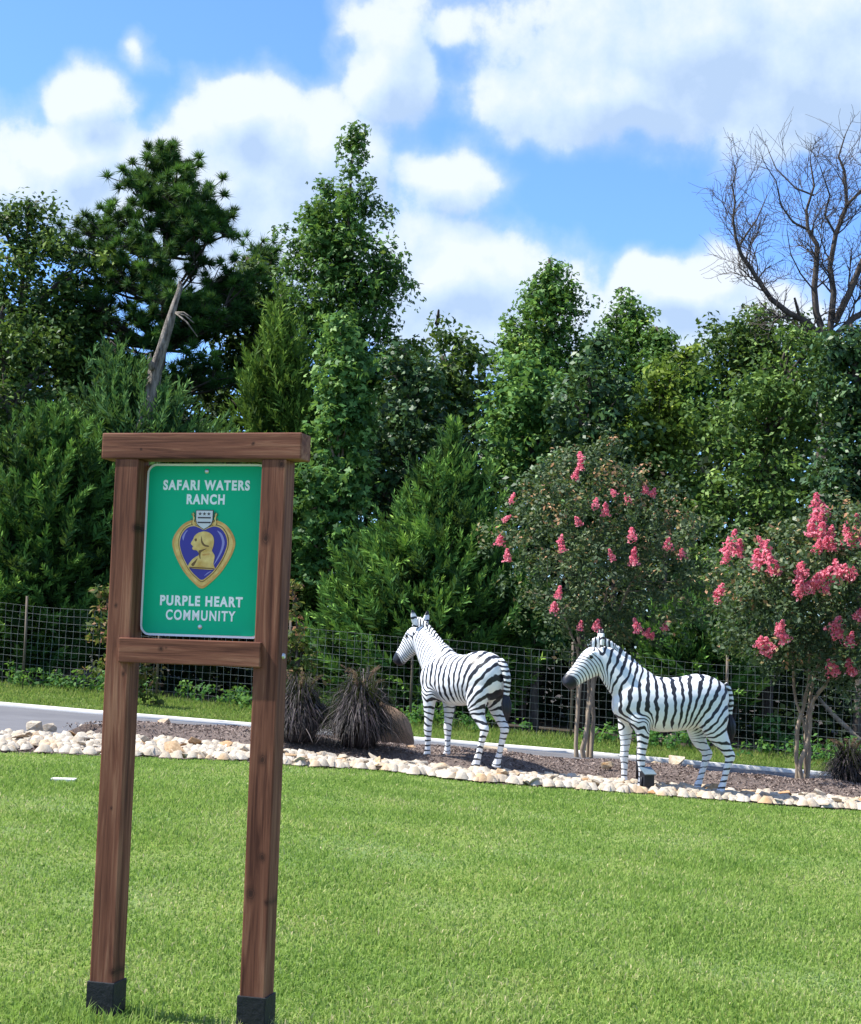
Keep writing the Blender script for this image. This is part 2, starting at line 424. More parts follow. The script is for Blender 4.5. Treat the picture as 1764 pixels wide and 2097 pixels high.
MAT['holly'] = leaf_mat('dark_glossy_leaf', [(0, (0.012, 0.036, 0.013)), (.6, (0.040, 0.105, 0.032)), (1, (0.152, 0.269, 0.080))], .32, .1, .5, patch=.2)
MAT['yellow'] = leaf_mat('yellow_green_leaf', [(0, (0.037, 0.070, 0.010)), (.5, (0.119, 0.202, 0.025)), (1, (0.348, 0.426, 0.055))], .45, .25, patch=.3)
MAT['olive'] = leaf_mat('olive_leaf', [(0, (0.024, 0.058, 0.013)), (.5, (0.092, 0.183, 0.038)), (1, (0.298, 0.433, 0.103))], .45, .2, patch=.35)
MAT['myrtle'] = leaf_mat('myrtle_leaf', [(0, (0.018, 0.044, 0.023)), (.5, (0.057, 0.099, 0.043)), (.82, (0.132, 0.174, 0.079)), (.93, (0.298, 0.222, 0.100)), (1, (0.456, 0.238, 0.129))], .42, .15, .35, patch=.2)
MAT['redtip'] = leaf_mat('red_tip_leaf', [(0, (.03, .06, .02)), (.45, (.10, .13, .03)), (.75, (.25, .12, .06)), (1, (.36, .14, .10))], .5, .25)
MAT['flower'] = leaf_mat('pink_petal', [(0, (.68, .11, .19)), (.5, (.88, .27, .37)), (1, (.95, .53, .58))], .6, .33, .2)
MAT['purple_grass'] = leaf_mat('purple_blade', [(0, (.006, .005, .007)), (.62, (.020, .014, .017)), (.88, (.045, .032, .042)), (1, (.17, .14, .135))], .45, .1, .4)
MAT['plume'] = leaf_mat('grass_plume', [(0, (.10, .05, .05)), (1, (.30, .19, .15))], .8, .2, .1)
MAT['mass'] = leaf_mat('woodland_shade_leaf', [(0, (.005, .015, .006)), (.7, (.016, .036, .011)), (1, (.04, .07, .02))], .5, .05, .2)  # near-black leaf colour paints in the deep shade between the trees
MAT['chip'] = leaf_mat('mulch_chip', [(0, (.06, .042, .036)), (.5, (.21, .16, .14)), (1, (.40, .33, .285))], .9, 0, .1)


# ------------------------------------------------------------------ the ground
def resample(pts, xs):
    px = np.array([p.x for p in pts]); py = np.array([p.y for p in pts])
    y = np.interp(xs, px, py)
    k0 = (py[1] - py[0]) / (px[1] - px[0]); k1 = (py[-1] - py[-2]) / (px[-1] - px[-2])
    y = np.where(xs < px[0], py[0] + np.clip(k0, -.15, .15) * (xs - px[0]), y)
    return np.where(xs > px[-1], py[-1] + np.clip(k1, -.15, .15) * (xs - px[-1]), y)


STONE_FRONT = [G(*p) for p in [(0, 1543), (145, 1548), (507, 1562), (580, 1571), (778, 1581), (975, 1604), (1161, 1618), (1366, 1634), (1571, 1649), (1764, 1663)]]
STONE_BACK = [G(*p) for p in [(0, 1508), (200, 1513), (507, 1537), (580, 1549), (778, 1569), (975, 1585), (1161, 1601), (1469, 1626), (1764, 1648)]]
BED_BACK = [G(p[0], p[1], .10) for p in [(0, 1499), (60, 1494), (200, 1490), (350, 1479), (500, 1490), (844, 1523), (1060, 1541), (1250, 1556), (1480, 1578), (1690, 1602), (1764, 1612)]]
ROAD_FAR = [G(*p) for p in [(0, 1444), (208, 1462), (507, 1486), (844, 1515), (1161, 1541), (1548, 1575), (1764, 1593)]]
f_front = lambda x: resample(STONE_FRONT, x)
f_sback = lambda x: resample(STONE_BACK, x)
f_bback = lambda x: resample(BED_BACK, x)
f_road = lambda x: resample(ROAD_FAR, x)
FENCE_A, FENCE_B = G(45, 1411).xy, G(1161, 1517).xy
f_fence = lambda x: FENCE_A[1] + (np.asarray(x) - FENCE_A[0]) * (FENCE_B[1] - FENCE_A[1]) / (FENCE_B[0] - FENCE_A[0])


def mound(x, y):
    a = f_sback(x) - .25; b_ = f_bback(x)
    t = np.clip((y - a) / np.maximum(b_ - a, .3), 0, 1)
    h = .15 * np.sin(np.pi * np.clip(t * .86 + .10, 0, 1)) * sstep(0, .30, t)
    return h + .018 * np.sin(x * 3.1 + y * 2.2) * np.sin(np.pi * t) + .012 * np.sin(x * 7.3 - y * 5.1) * np.sin(np.pi * t)


def strip(name, f0, f1, nx, ny, dz, mat, x0=-16, x1=16, extra=None, kind='structure'):
    xs = np.linspace(x0, x1, nx); Y0 = f0(xs); Y1 = f1(xs); t = np.linspace(0, 1, ny)
    X = np.repeat(xs[:, None], ny, 1); Y = Y0[:, None] * (1 - t) + Y1[:, None] * t
    Z = terrain(X, Y) + dz
    if extra is not None: Z = Z + extra(X, Y)
    V = np.stack([X, Y, Z], -1).reshape(-1, 3)
    i, j = np.meshgrid(np.arange(nx - 1), np.arange(ny - 1), indexing='ij'); a = i * ny + j
    Q = np.stack([a, a + ny, a + ny + 1, a + 1], -1).reshape(-1, 4)
    o = link_mesh(name, np_mesh(name, V, Q, True), mat); props(o, kind=kind); return o


def build_ground():
    xs = np.unique(np.concatenate([np.linspace(-900, -40, 12), np.linspace(-40, 40, 81), np.linspace(40, 900, 12)]))
    ys = np.unique(np.concatenate([np.linspace(-900, -20, 10), np.linspace(-20, 60, 81), np.linspace(60, 1500, 12)]))
    X, Y = np.meshgrid(xs, ys, indexing='ij'); Z = terrain(X, Y) - .06
    V = np.stack([X, Y, Z], -1).reshape(-1, 3); ny = len(ys)
    i, j = np.meshgrid(np.arange(len(xs) - 1), np.arange(ny - 1), indexing='ij'); a = i * ny + j
    Q = np.stack([a, a + ny, a + ny + 1, a + 1], -1).reshape(-1, 4)
    props(link_mesh('ground', np_mesh('ground', V, Q, True), MAT['soil']), kind='structure')
    strip('lawn', lambda x: np.full_like(x, -6.), lambda x: f_front(x) + .05, 65, 60, 0, MAT['turf'])
    strip('mulch_bed', lambda x: f_front(x) + .05, lambda x: f_bback(x), 161, 40, 0.004, MAT['mulch'], extra=mound)
    strip('road', lambda x: np.minimum(f_bback(x), f_road(x) - 2.2) - .02, lambda x: f_road(x), 65, 12, -.012, MAT['asphalt'])
    # concrete ribbon kerb, a real step
    xs = np.linspace(-16, 16, 81); y = f_road(xs); V = []
    for k, (dy, dz) in enumerate([(0, -.03), (0, .03), (.16, .035), (.16, -.03)]):
        V.append(np.stack([xs, y + dy, terrain(xs, y + dy) + dz], -1))
    V = np.concatenate(V); n = 81; Q = []
    for r_ in range(3):
        for i in range(n - 1): Q.append((r_ * n + i, r_ * n + i + 1, (r_ + 1) * n + i + 1, (r_ + 1) * n + i))
    props(link_mesh('kerb', np_mesh('kerb', V, Q), MAT['concrete']), kind='structure')
    strip('verge', lambda x: f_road(x) + .162, lambda x: f_fence(x) + .6, 65, 14, .004, MAT['turf'])


build_ground()


# ------------------------------------------------------------------ generic foliage
def unit(v): return v / (np.linalg.norm(v, axis=-1, keepdims=True) + 1e-9)


def leaf_quads(C, Nrm, size, asp=.55, fold=.12, up=None):
    """folded diamond leaves; C (n,3), Nrm (n,3), size (n,)"""
    n = len(C); r = rng.normal(size=(n, 3))
    if up is not None: r = r * .6 + up
    a = unit(r - (r * Nrm).sum(1, keepdims=True) * Nrm); b_ = np.cross(Nrm, a)
    s = size[:, None]
    V = np.stack([C - a * s * .5, C + b_ * s * asp * .5 + Nrm * s * fold + a * s * .05, C + a * s * .5, C - b_ * s * asp * .5 + Nrm * s * fold + a * s * .05], 1).reshape(-1, 3)
    return V, np.arange(n * 4).reshape(-1, 4)


def star_leaves(C, Nrm, size):
    """five lobed leaves: three overlapping blades from one stalk"""
    n = len(C); r = rng.normal(size=(n, 3)); a = unit(r - (r * Nrm).sum(1, keepdims=True) * Nrm); b_ = np.cross(Nrm, a); s = size[:, None]
    vs = []
    for ang in (-1.05, 0, 1.05):
        d = a * math.cos(ang) + b_ * math.sin(ang); e = -a * math.sin(ang) + b_ * math.cos(ang)
        L = s * (.62 if ang == 0 else .52)
        vs.append(np.stack([C - a * s * .1, C + d * L * .5 + e * L * .26 + Nrm * s * .03, C + d * L - Nrm * s * .08, C + d * L * .5 - e * L * .26 + Nrm * s * .03], 1))
    V = np.concatenate(vs, 1).reshape(-1, 3)
    return V, np.arange(n * 12).reshape(-1, 4)


def envelope(D, rows):
    """rows of (py, px_left, px_right) -> z, xc, r arrays (ascending z)"""
    out = []
    for (py, a, b_) in rows:
        pa = P(a, py, D); pb = P(b_, py, D); out.append((pa.z, (pa.x + pb.x) / 2, (pb.x - pa.x) / 2))
    out.sort(); return np.array(out)


def env_at(E, z): return np.interp(z, E[:, 0], E[:, 1]), np.interp(z, E[:, 0], E[:, 2])


LOBES = []


def sample_env(E, D, n, shell=.45, back=.3, depth=.85, lobe=11):
    """points of a crown: lobes (branch ends) inside the outline, clumps gathered round each lobe"""
    zz = np.linspace(E[0, 0], E[-1, 0], 200); xc, r = env_at(E, zz); w = r + .05; w = w / w.sum()
    K = max(5, n // lobe)
    lz = rng.choice(zz, K, p=w); xc, r = env_at(E, lz); ph = rng.uniform(0, 2 * np.pi, K); rho = r * rng.random(K) ** (shell * .8) * .88
    LC = np.stack([xc + rho * np.cos(ph), D + rho * depth * np.sin(ph), lz], -1); LR = .17 * r + .10
    LC = np.vstack([LC, [(E[-1, 1], D, E[-1, 0] - .05)]]); LR = np.append(LR, .06)
    LOBES[:] = [LC]
    pr = np.append(r + .25, .2); k = rng.choice(K + 1, n, p=pr / pr.sum())
    pts = LC[k] + rng.normal(size=(n, 3)) * LR[k][:, None] * np.array([1.15, 1.0, .72])
    m = n // 4                                              # some clumps spread evenly through the crown
    z = rng.choice(zz, m, p=w); xc, r = env_at(E, z); ph = rng.uniform(0, 2 * np.pi, m); rho = r * rng.random(m) ** shell * .85
    pts[:m] = np.stack([xc + rho * np.cos(ph), D + rho * depth * np.sin(ph), z], -1)
    keep = (pts[:, 1] < D + .15) | (rng.random(n) < back)
    far_ = np.abs(pts[:, 0] - env_at(E, pts[:, 2])[0]) > env_at(E, pts[:, 2])[1] * 1.12 + .12
    pts = pts[keep & ~far_]; pts[:, 2] = np.clip(pts[:, 2], E[0, 0] - .3, E[-1, 0] + .02)
    return pts


def crown_mesh(name, clumps, rc, per, size, kind='quad', tint_shift=None, flat=.75, upb=.45):
    n = len(clumps); rr = rc * rng.uniform(.65, 1.35, n)
    d = unit(rng.normal(size=(n, per, 3)) + np.array([0, -.15, .25]))
    rad = (rr[:, None] * rng.random((n, per)) ** .45)[..., None]
    C = clumps[:, None, :] + d * rad * np.array([1, 1, flat])
    Nn = unit(d * .55 + np.array([0, -.05, upb]) + rng.normal(size=(n, per, 3)) * .5)
    sz = size * rng.uniform(.65, 1.3, (n, per))
    ct = rng.normal(size=(n, 1)) * .16 + .42
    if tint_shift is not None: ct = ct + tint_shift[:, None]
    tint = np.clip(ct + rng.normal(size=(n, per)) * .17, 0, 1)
    C, Nn, sz, tint = C.reshape(-1, 3), Nn.reshape(-1, 3), sz.ravel(), tint.ravel()
    if kind == 'star': V, Q = star_leaves(C, Nn, sz); tint = np.repeat(tint, 3)
    else: V, Q = leaf_quads(C, Nn, sz)
    return np_mesh(name, V, Q, False, {'tint': ('FACE', tint)})


def limbs(mb, trunk_pts, targets, r0, sides=4, lo=.25):
    tp = np.array([tuple(p) for p in trunk_pts])
    for t in targets:
        k = np.argmin(np.abs(tp[:, 2] - (t[2] - .45 * np.linalg.norm(t[:2] - tp[-1][:2]) - .3)))
        a = tp[k]; m = a * .5 + t * .5 + np.array([0, 0, .12]) + rng.normal(size=3) * .08
        mb.tube([a, a * .72 + m * .28 + rng.normal(size=3) * .03, m, t], [r0 * .5, r0 * .38, r0 * .24, r0 * .08], sides, False)


def tree(name, label, D, rows, leaf, rc, per, n, mat, base=None, trunk_r=.12, kind='quad', bark='bark', cat='tree', shell=.45, group=None, nl=26, part='crown', back=.3):
    E = envelope(D, rows)
    zt = E[-1, 0]; xt = E[-1, 1]
    bx = base if base is not None else float(np.mean(E[:, 1]))
    gz = float(terrain(bx, D))
    root = empty(name, (bx, D, gz), label, cat, group)
    off = np.array([bx, D, gz])
    cl = sample_env(E, D, n, shell, back)
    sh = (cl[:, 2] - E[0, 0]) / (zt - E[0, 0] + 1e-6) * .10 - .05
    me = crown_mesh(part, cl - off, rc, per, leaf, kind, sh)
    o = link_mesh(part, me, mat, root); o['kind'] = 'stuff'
    zs = np.linspace(gz - .05, zt - .1, 9); tp = []
    for z in zs:
        f = (z - gz) / (zt - gz); x_, _ = env_at(E, z)
        tp.append((bx * (1 - f) ** 1 + float(x_) * f + .04 * math.sin(z * 1.7), D, z))
    tp[0] = (bx, D, gz - .05); tp[-1] = (xt, D, zt - .1)
    mb = MB(); t2 = np.array(tp) - off
    mb.tube(t2, trunk_r * np.linspace(1, .12, 9), 8)
    lc = LOBES[0]; pick = lc[np.argsort(lc[:, 1] - .3 * np.abs(lc[:, 0] - bx))][:max(nl, 60)] - off
    limbs(mb, t2, pick, max(trunk_r, .08))
    mb.build('trunk', MAT[bark], root, True)
    return root


def cedar(name, label, D, rows, n, mat, base=None, frond=.8, sl=.15, trunk_r=.10, cat='tree', group=None, k=40, back=.3, droop=.0):
    E = envelope(D, rows); bx = base if base is not None else float(np.mean(E[:, 1])); gz = float(terrain(bx, D))
    root = empty(name, (bx, D, gz), label, cat, group); off = np.array([bx, D, gz])
    zt, z0 = E[-1, 0], E[0, 0]
    n = int(n * .72); frond *= 1.3; tips = sample_env(E, D, n, .24, back); m = len(tips)
    xc, r_ = env_at(E, tips[:, 2]); out = tips - np.stack([xc, np.full(m, D), tips[:, 2]], -1)
    f = ((tips[:, 2] - z0) / (zt - z0))[:, None]
    ax = unit(unit(out) * (1.0 - .55 * f) + np.array([0, 0, 1.]) * (.45 + .8 * f - droop) + rng.normal(size=(m, 3)) * .28)
    L = frond * rng.uniform(.6, 1.35, m)
    s = (np.arange(k) + .5) / k                              # 0 root .. 1 tip
    ref = unit(np.cross(ax, rng.normal(size=(m, 3)))); ref2 = np.cross(ax, ref)
    side = 1.0 - .75 * s
    ang = np.arange(k) * 2.4
    curve = rng.normal(size=(m, 1, 3)) * .10
    C = tips[:, None, :] + ax[:, None, :] * ((s - 1.0) * L[:, None])[..., None] + curve * ((1 - s) ** 2 * 1)[None, :, None] * L[:, None, None]
    rad = np.cos(ang)[None, :, None] * ref[:, None, :] + np.sin(ang)[None, :, None] * ref2[:, None, :]
    d = unit(ax[:, None, :] * .85 + rad * (.75 * side[None, :, None] + .12) + rng.normal(size=(m, k, 3)) * .18)
    ln = sl * (0.55 + .9 * side)[None, :] * rng.uniform(.7, 1.3, (m, k))
    wv = unit(np.cross(d, rng.normal(size=(m, k, 3)))) * (ln * .13)[..., None]
    tip = C + d * ln[..., None]; mid = C + d * (ln * .45)[..., None]
    V = np.stack([C, mid + wv, tip, mid - wv], 2).reshape(-1, 3) - off
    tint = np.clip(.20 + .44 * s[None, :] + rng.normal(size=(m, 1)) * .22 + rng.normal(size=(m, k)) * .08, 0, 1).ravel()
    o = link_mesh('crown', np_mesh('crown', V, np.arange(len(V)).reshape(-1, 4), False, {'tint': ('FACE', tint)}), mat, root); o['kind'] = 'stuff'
    mb = MB(); xt = E[-1, 1]
    tp = [(bx + (xt - bx) * i / 7., D, gz - .05 + (zt - .2 - gz) * i / 7.) for i in range(8)]; t2 = np.array(tp) - off
    mb.tube(t2, trunk_r * np.linspace(1, .12, 8), 7)
    limbs(mb, t2, tips[rng.permutation(m)[:24]] - off, trunk_r * .7)
    mb.build('trunk', MAT['bark'], root, True)
    return root


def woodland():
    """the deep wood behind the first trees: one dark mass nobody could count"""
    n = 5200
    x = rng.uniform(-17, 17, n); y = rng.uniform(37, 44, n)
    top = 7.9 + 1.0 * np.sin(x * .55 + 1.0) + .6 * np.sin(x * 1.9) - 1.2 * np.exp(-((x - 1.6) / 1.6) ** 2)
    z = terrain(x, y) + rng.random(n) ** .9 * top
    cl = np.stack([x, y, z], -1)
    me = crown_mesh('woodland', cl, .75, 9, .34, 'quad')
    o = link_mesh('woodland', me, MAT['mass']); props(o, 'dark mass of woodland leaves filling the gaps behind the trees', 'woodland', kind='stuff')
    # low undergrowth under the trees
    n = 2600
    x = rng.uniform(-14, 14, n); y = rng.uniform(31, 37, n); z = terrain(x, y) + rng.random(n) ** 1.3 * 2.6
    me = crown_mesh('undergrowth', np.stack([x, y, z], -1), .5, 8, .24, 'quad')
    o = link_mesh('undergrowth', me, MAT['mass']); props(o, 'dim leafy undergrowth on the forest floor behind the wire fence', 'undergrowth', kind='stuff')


woodland()


def pine(name, label, D, rows, ntuft, base=None, needle=.25, trunk_r=.16, wid=.012, per=120, tips=None):
    E = envelope(D, rows); bx = base if base is not None else float(E[-1, 1]); gz = float(terrain(bx, D))
    root = empty(name, (bx, D, gz), label, 'tree'); off = np.array([bx, D, gz]); zt = E[-1, 0]
    # limbs first, tufts gathered at their ends
    T = []; mb = MB(); zs = np.linspace(gz - .05, zt - .15, 12)
    tp = np.array([(bx + (E[-1, 1] - bx) * ((z - gz) / (zt - gz)) + .05 * math.sin(z), D, z) for z in zs]); mb.tube(tp - off, trunk_r * np.linspace(1, .16, 12), 8)
    nb = ntuft // 7
    ends = sample_env(E, D, int(nb * 1.9), .22, .3)[:nb]
    ends = np.vstack([ends, [(E[-1, 1], D, zt - .12)], [(E[-1, 1] - .2, D - .1, zt - .3)], [(E[-1, 1] + .22, D - .1, zt - .28)]])
    for e in ends:
        k = np.argmin(np.abs(tp[:, 2] - (e[2] - .35 - .25 * abs(e[0] - bx)))); a = tp[k]
        m_ = (a + e) / 2 + np.array([0, 0, -.08])
        mb.tube(np.array([a, m_, e]) - off, [trunk_r * .32, trunk_r * .2, .018], 5, False)
        for j in range(7):
            q = e + rng.normal(size=3) * np.array([.22, .22, .16]) + np.array([0, 0, .06]); T.append(q)
            mb.tube(np.array([m_ * .35 + e * .65, q]) - off, [.02, .010], 3, False)
    mb.build('trunk', MAT['bark'], root, True)
    T = np.array(T) - off; n = len(T)
    dirv = unit(rng.normal(size=(n, 1, 3)) * .35 + np.array([0, 0, .8]))
    d = unit(rng.normal(size=(n, per, 3)) + dirv * 1.25)
    ln = needle * rng.uniform(.6, 1.2, (n, per))
    a = T[:, None, :] + d * .01; tip = a + d * ln[..., None] - np.array([0, 0, 1]) * (ln * .10)[..., None]
    w = unit(np.cross(d, rng.normal(size=(n, per, 3)))) * wid
    V = np.stack([a + w, a - w, tip], 2).reshape(-1, 3)
    tint = np.clip(.34 + rng.normal(size=(n, 1)) * .17 + .22 * d[..., 2] + rng.normal(size=(n, per)) * .08, 0, 1).ravel()
    o = link_mesh('needles', np_mesh('needles', V, np.arange(len(V)).reshape(-1, 3), False, {'tint': ('FACE', tint)}), MAT['pine'], root); o['kind'] = 'stuff'
    return root


# ------------------------------------------------------------------ the wood behind the fence
def build_trees():
    # back row
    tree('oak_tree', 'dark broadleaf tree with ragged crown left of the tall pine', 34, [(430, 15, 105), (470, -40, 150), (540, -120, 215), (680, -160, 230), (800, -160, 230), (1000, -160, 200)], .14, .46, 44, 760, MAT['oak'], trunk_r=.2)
    pine('pine_tree', 'tall pine with rounded needle tufts behind the broken grey snag', 35,
         [(322, 325, 372), (360, 265, 395), (400, 245, 440), (440, 225, 450), (480, 165, 500), (540, 140, 500), (620, 130, 490), (720, 115, 480), (800, 120, 470)], 1250, needle=.23)
    tree('sweetgum_tree', 'tallest narrow conical tree with a slim leafy spire top', 34,
         [(264, 718, 734), (335, 714, 745), (350, 690, 758), (380, 662, 780), (450, 612, 788), (500, 596, 790), (560, 582, 830), (640, 578, 842), (720, 590, 840), (850, 600, 830), (1000, 610, 820)],
         .145, .30, 24, 1500, MAT['gum'], base=P(715, 1300, 34).x, trunk_r=.15, kind='star', shell=.5)
    pine('slim_pine_tree', 'small dark pine spike between the tall pine and conical tree', 38,
         [(516, 532, 540), (550, 515, 560), (600, 500, 590), (700, 490, 600)], 210, trunk_r=.09, per=55)
    tree('dark_tree', 'dark rounded crown right of the conical tree, thin twig on top', 36,
         [(655, 885, 905), (690, 862, 960), (720, 845, 995), (780, 830, 1010), (900, 820, 1020), (1050, 820, 1020)], .17, .34, 22, 420, MAT['oak'])
    tree('sweetgum_tree', 'pointed green tree, middle height, beside the open sky gap', 33,
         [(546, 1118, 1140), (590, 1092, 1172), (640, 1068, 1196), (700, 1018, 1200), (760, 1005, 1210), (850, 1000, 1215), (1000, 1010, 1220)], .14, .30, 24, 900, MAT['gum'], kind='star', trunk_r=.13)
    tree('sweetgum_tree', 'small pointed tree with a thin tip left of the bare tree', 36,
         [(588, 1266, 1282), (630, 1250, 1312), (670, 1205, 1325), (720, 1192, 1330), (800, 1190, 1340), (920, 1190, 1350)], .14, .28, 24, 540, MAT['gum'], kind='star', trunk_r=.10)
    tree('low_tree', 'low bushy tree top filling the dip under the white cloud', 35,
         [(688, 1332, 1362), (720, 1310, 1400), (780, 1300, 1450), (900, 1300, 1460)], .14, .32, 24, 420, MAT['gum'], kind='star')
    tree('broad_tree', 'dark rounded tree below the long bare limb', 36,
         [(640, 1520, 1590), (660, 1480, 1640), (700, 1440, 1700), (780, 1410, 1760), (900, 1400, 1780)], .14, .38, 34, 600, MAT['oak'], trunk_r=.16)
    tree('shadow_tree', 'dark leafy tree between the pine and the yellow-green cedar', 36.5, [(530, 495, 520), (580, 475, 560), (680, 430, 600), (850, 420, 610)], .15, .36, 26, 420, MAT['oak'])
    dead_tree()
    # middle row
    cedar('cedar_tree', 'feathery yellow-green cedar directly left of the tall conical tree', 31.5,
          [(585, 568, 580), (640, 535, 610), (720, 500, 650), (800, 480, 680), (900, 470, 690), (1050, 470, 690), (1250, 480, 680)], 2000, MAT['cedar_yellow'])
    cedar('cedar_tree', 'wide grey-green cedar in front of the broken snag base', 29.5,
          [(690, 225, 250), (740, 190, 330), (800, 170, 420), (860, 150, 470), (950, 140, 480), (1100, 140, 480)], 2400, MAT['cedar_dark'])
    snag()
    tree('young_sweetgum_tree', 'pale green young tree with big star leaves beside the sign beam', 29,
         [(655, 690, 705), (690, 655, 740), (760, 645, 775), (840, 650, 770), (900, 640, 760), (1000, 610, 760), (1100, 600, 740), (1170, 600, 700)], .17, .26, 15, 520, MAT['gum_light'], base=P(686, 1350, 29).x, trunk_r=.06, kind='star', bark='pale_bark', shell=.6, nl=40)
    tree('shaded_tree', 'shaded dark tree behind the tip of the central cedar', 32,
         [(720, 800, 860), (780, 770, 900), (860, 720, 960), (960, 690, 1000), (1080, 680, 1010)], .16, .36, 19, 560, MAT['holly'], kind='star')
    tree('yellow_tree', 'small yellow-green crown tucked under the dark rounded tree', 33.5, [(700, 835, 865), (730, 815, 885), (800, 810, 890), (880, 815, 890)], .15, .25, 16, 130, MAT['yellow'])
    tree('holly_tree', 'dark blue-green glossy tree above the flowering crape myrtle', 29.5,
         [(700, 1200, 1260), (760, 1160, 1300), (830, 1120, 1300), (900, 1090, 1300), (1000, 1060, 1300), (1150, 1060, 1300)], .14, .30, 26, 460, MAT['holly'])
    tree('light_tree', 'bright green leafy tree between the pointed tree and dark holly', 31,
         [(740, 1030, 1110), (790, 1010, 1190), (860, 1000, 1180), (950, 1010, 1160), (1080, 1010, 1150)], .15, .28, 20, 330, MAT['gum_light'], trunk_r=.08)
    tree('yellow_tree', 'yellow-green leafy tree right of the dark holly', 30,
         [(720, 1390, 1420), (790, 1290, 1420), (850, 1275, 1410), (930, 1280, 1430), (1050, 1280, 1440)], .14, .26, 20, 380, MAT['yellow'], trunk_r=.08)
    tree('olive_tree', 'broad olive-green tree in front of the bare tree', 29,
         [(680, 1640, 1705), (730, 1560, 1740), (780, 1470, 1740), (850, 1420, 1720), (950, 1380, 1690), (1080, 1370, 1690), (1220, 1380, 1690), (1330, 1400, 1680)], .12, .30, 30, 900, MAT['olive'], trunk_r=.12)
    tree('ivy_tree', 'dark ivy-covered column of round glossy leaves below the bare tree', 26.9,
         [(672, 1730, 1770), (700, 1700, 1790), (780, 1680, 1840), (900, 1670, 1880), (1050, 1660, 1890), (1200, 1670, 1890)], .13, .30, 30, 620, MAT['holly'], trunk_r=.14)
    tree('leafy_tree', 'dense small-leaved dark tree left of the sign', 31,
         [(640, -60, 60), (720, -110, 120), (820, -130, 150), (950, -130, 220), (1100, -130, 240), (1250, -130, 230)], .13, .36, 30, 800, MAT['oak'], trunk_r=.16)
    # front row, just behind the fence
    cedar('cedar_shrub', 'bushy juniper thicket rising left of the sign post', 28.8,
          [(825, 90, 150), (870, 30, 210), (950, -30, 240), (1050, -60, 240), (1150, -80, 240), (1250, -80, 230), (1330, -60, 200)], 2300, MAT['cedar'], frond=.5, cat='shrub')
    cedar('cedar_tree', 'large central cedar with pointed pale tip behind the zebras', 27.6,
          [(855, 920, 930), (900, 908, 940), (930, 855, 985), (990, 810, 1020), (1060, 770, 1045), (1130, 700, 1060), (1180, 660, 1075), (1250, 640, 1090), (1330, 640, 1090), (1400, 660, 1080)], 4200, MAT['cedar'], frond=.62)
    cedar('cedar_shrub', 'low spreading cedar branches behind the standing zebra', 27,
          [(1190, 1420, 1520), (1240, 1330, 1570), (1300, 1280, 1600), (1350, 1290, 1590), (1390, 1330, 1560)], 900, MAT['cedar'], frond=.5, cat='shrub')
    cedar('cedar_shrub', 'narrow cedar shoots between the two zebra heads', 27.2,
          [(1195, 1075, 1120), (1230, 1050, 1150), (1270, 1040, 1160), (1310, 1050, 1150)], 420, MAT['cedar'], frond=.5, cat='shrub')
    tree('leafy_shrub', 'blue-green leaved sapling low behind the wire fence', 27,
         [(1475, 1570, 1600), (1500, 1545, 1625), (1540, 1545, 1630)], .13, .16, 10, 60, MAT['gum_light'], trunk_r=.03, cat='shrub', nl=8)
    tree('leafy_shrub', 'olive shrub in the shade between the zebra and flowering tree', 27.5,
         [(1120, 1420, 1480), (1180, 1400, 1560), (1260, 1420, 1640), (1340, 1440, 1640)], .11, .24, 22, 220, MAT['olive'], trunk_r=.05, cat='shrub')
    # red tipped shrubs on the verge by the sign
    for (lab, rows) in (('red-tipped young shrub half hidden by the left sign post', [(1213, 205, 225), (1260, 192, 262), (1310, 190, 300), (1370, 188, 318), (1420, 200, 325), (1450, 210, 310)]),
                        ('red-tipped young shrub half hidden by the right sign post', [(1198, 590, 612), (1250, 575, 632), (1310, 570, 640), (1380, 572, 640), (1440, 580, 630)])):
        tree('red_tip_shrub', lab, 23.5, rows, .10, .15, 12, 120, MAT['redtip'], trunk_r=.03, cat='shrub', nl=14, group='red-tipped shrubs')


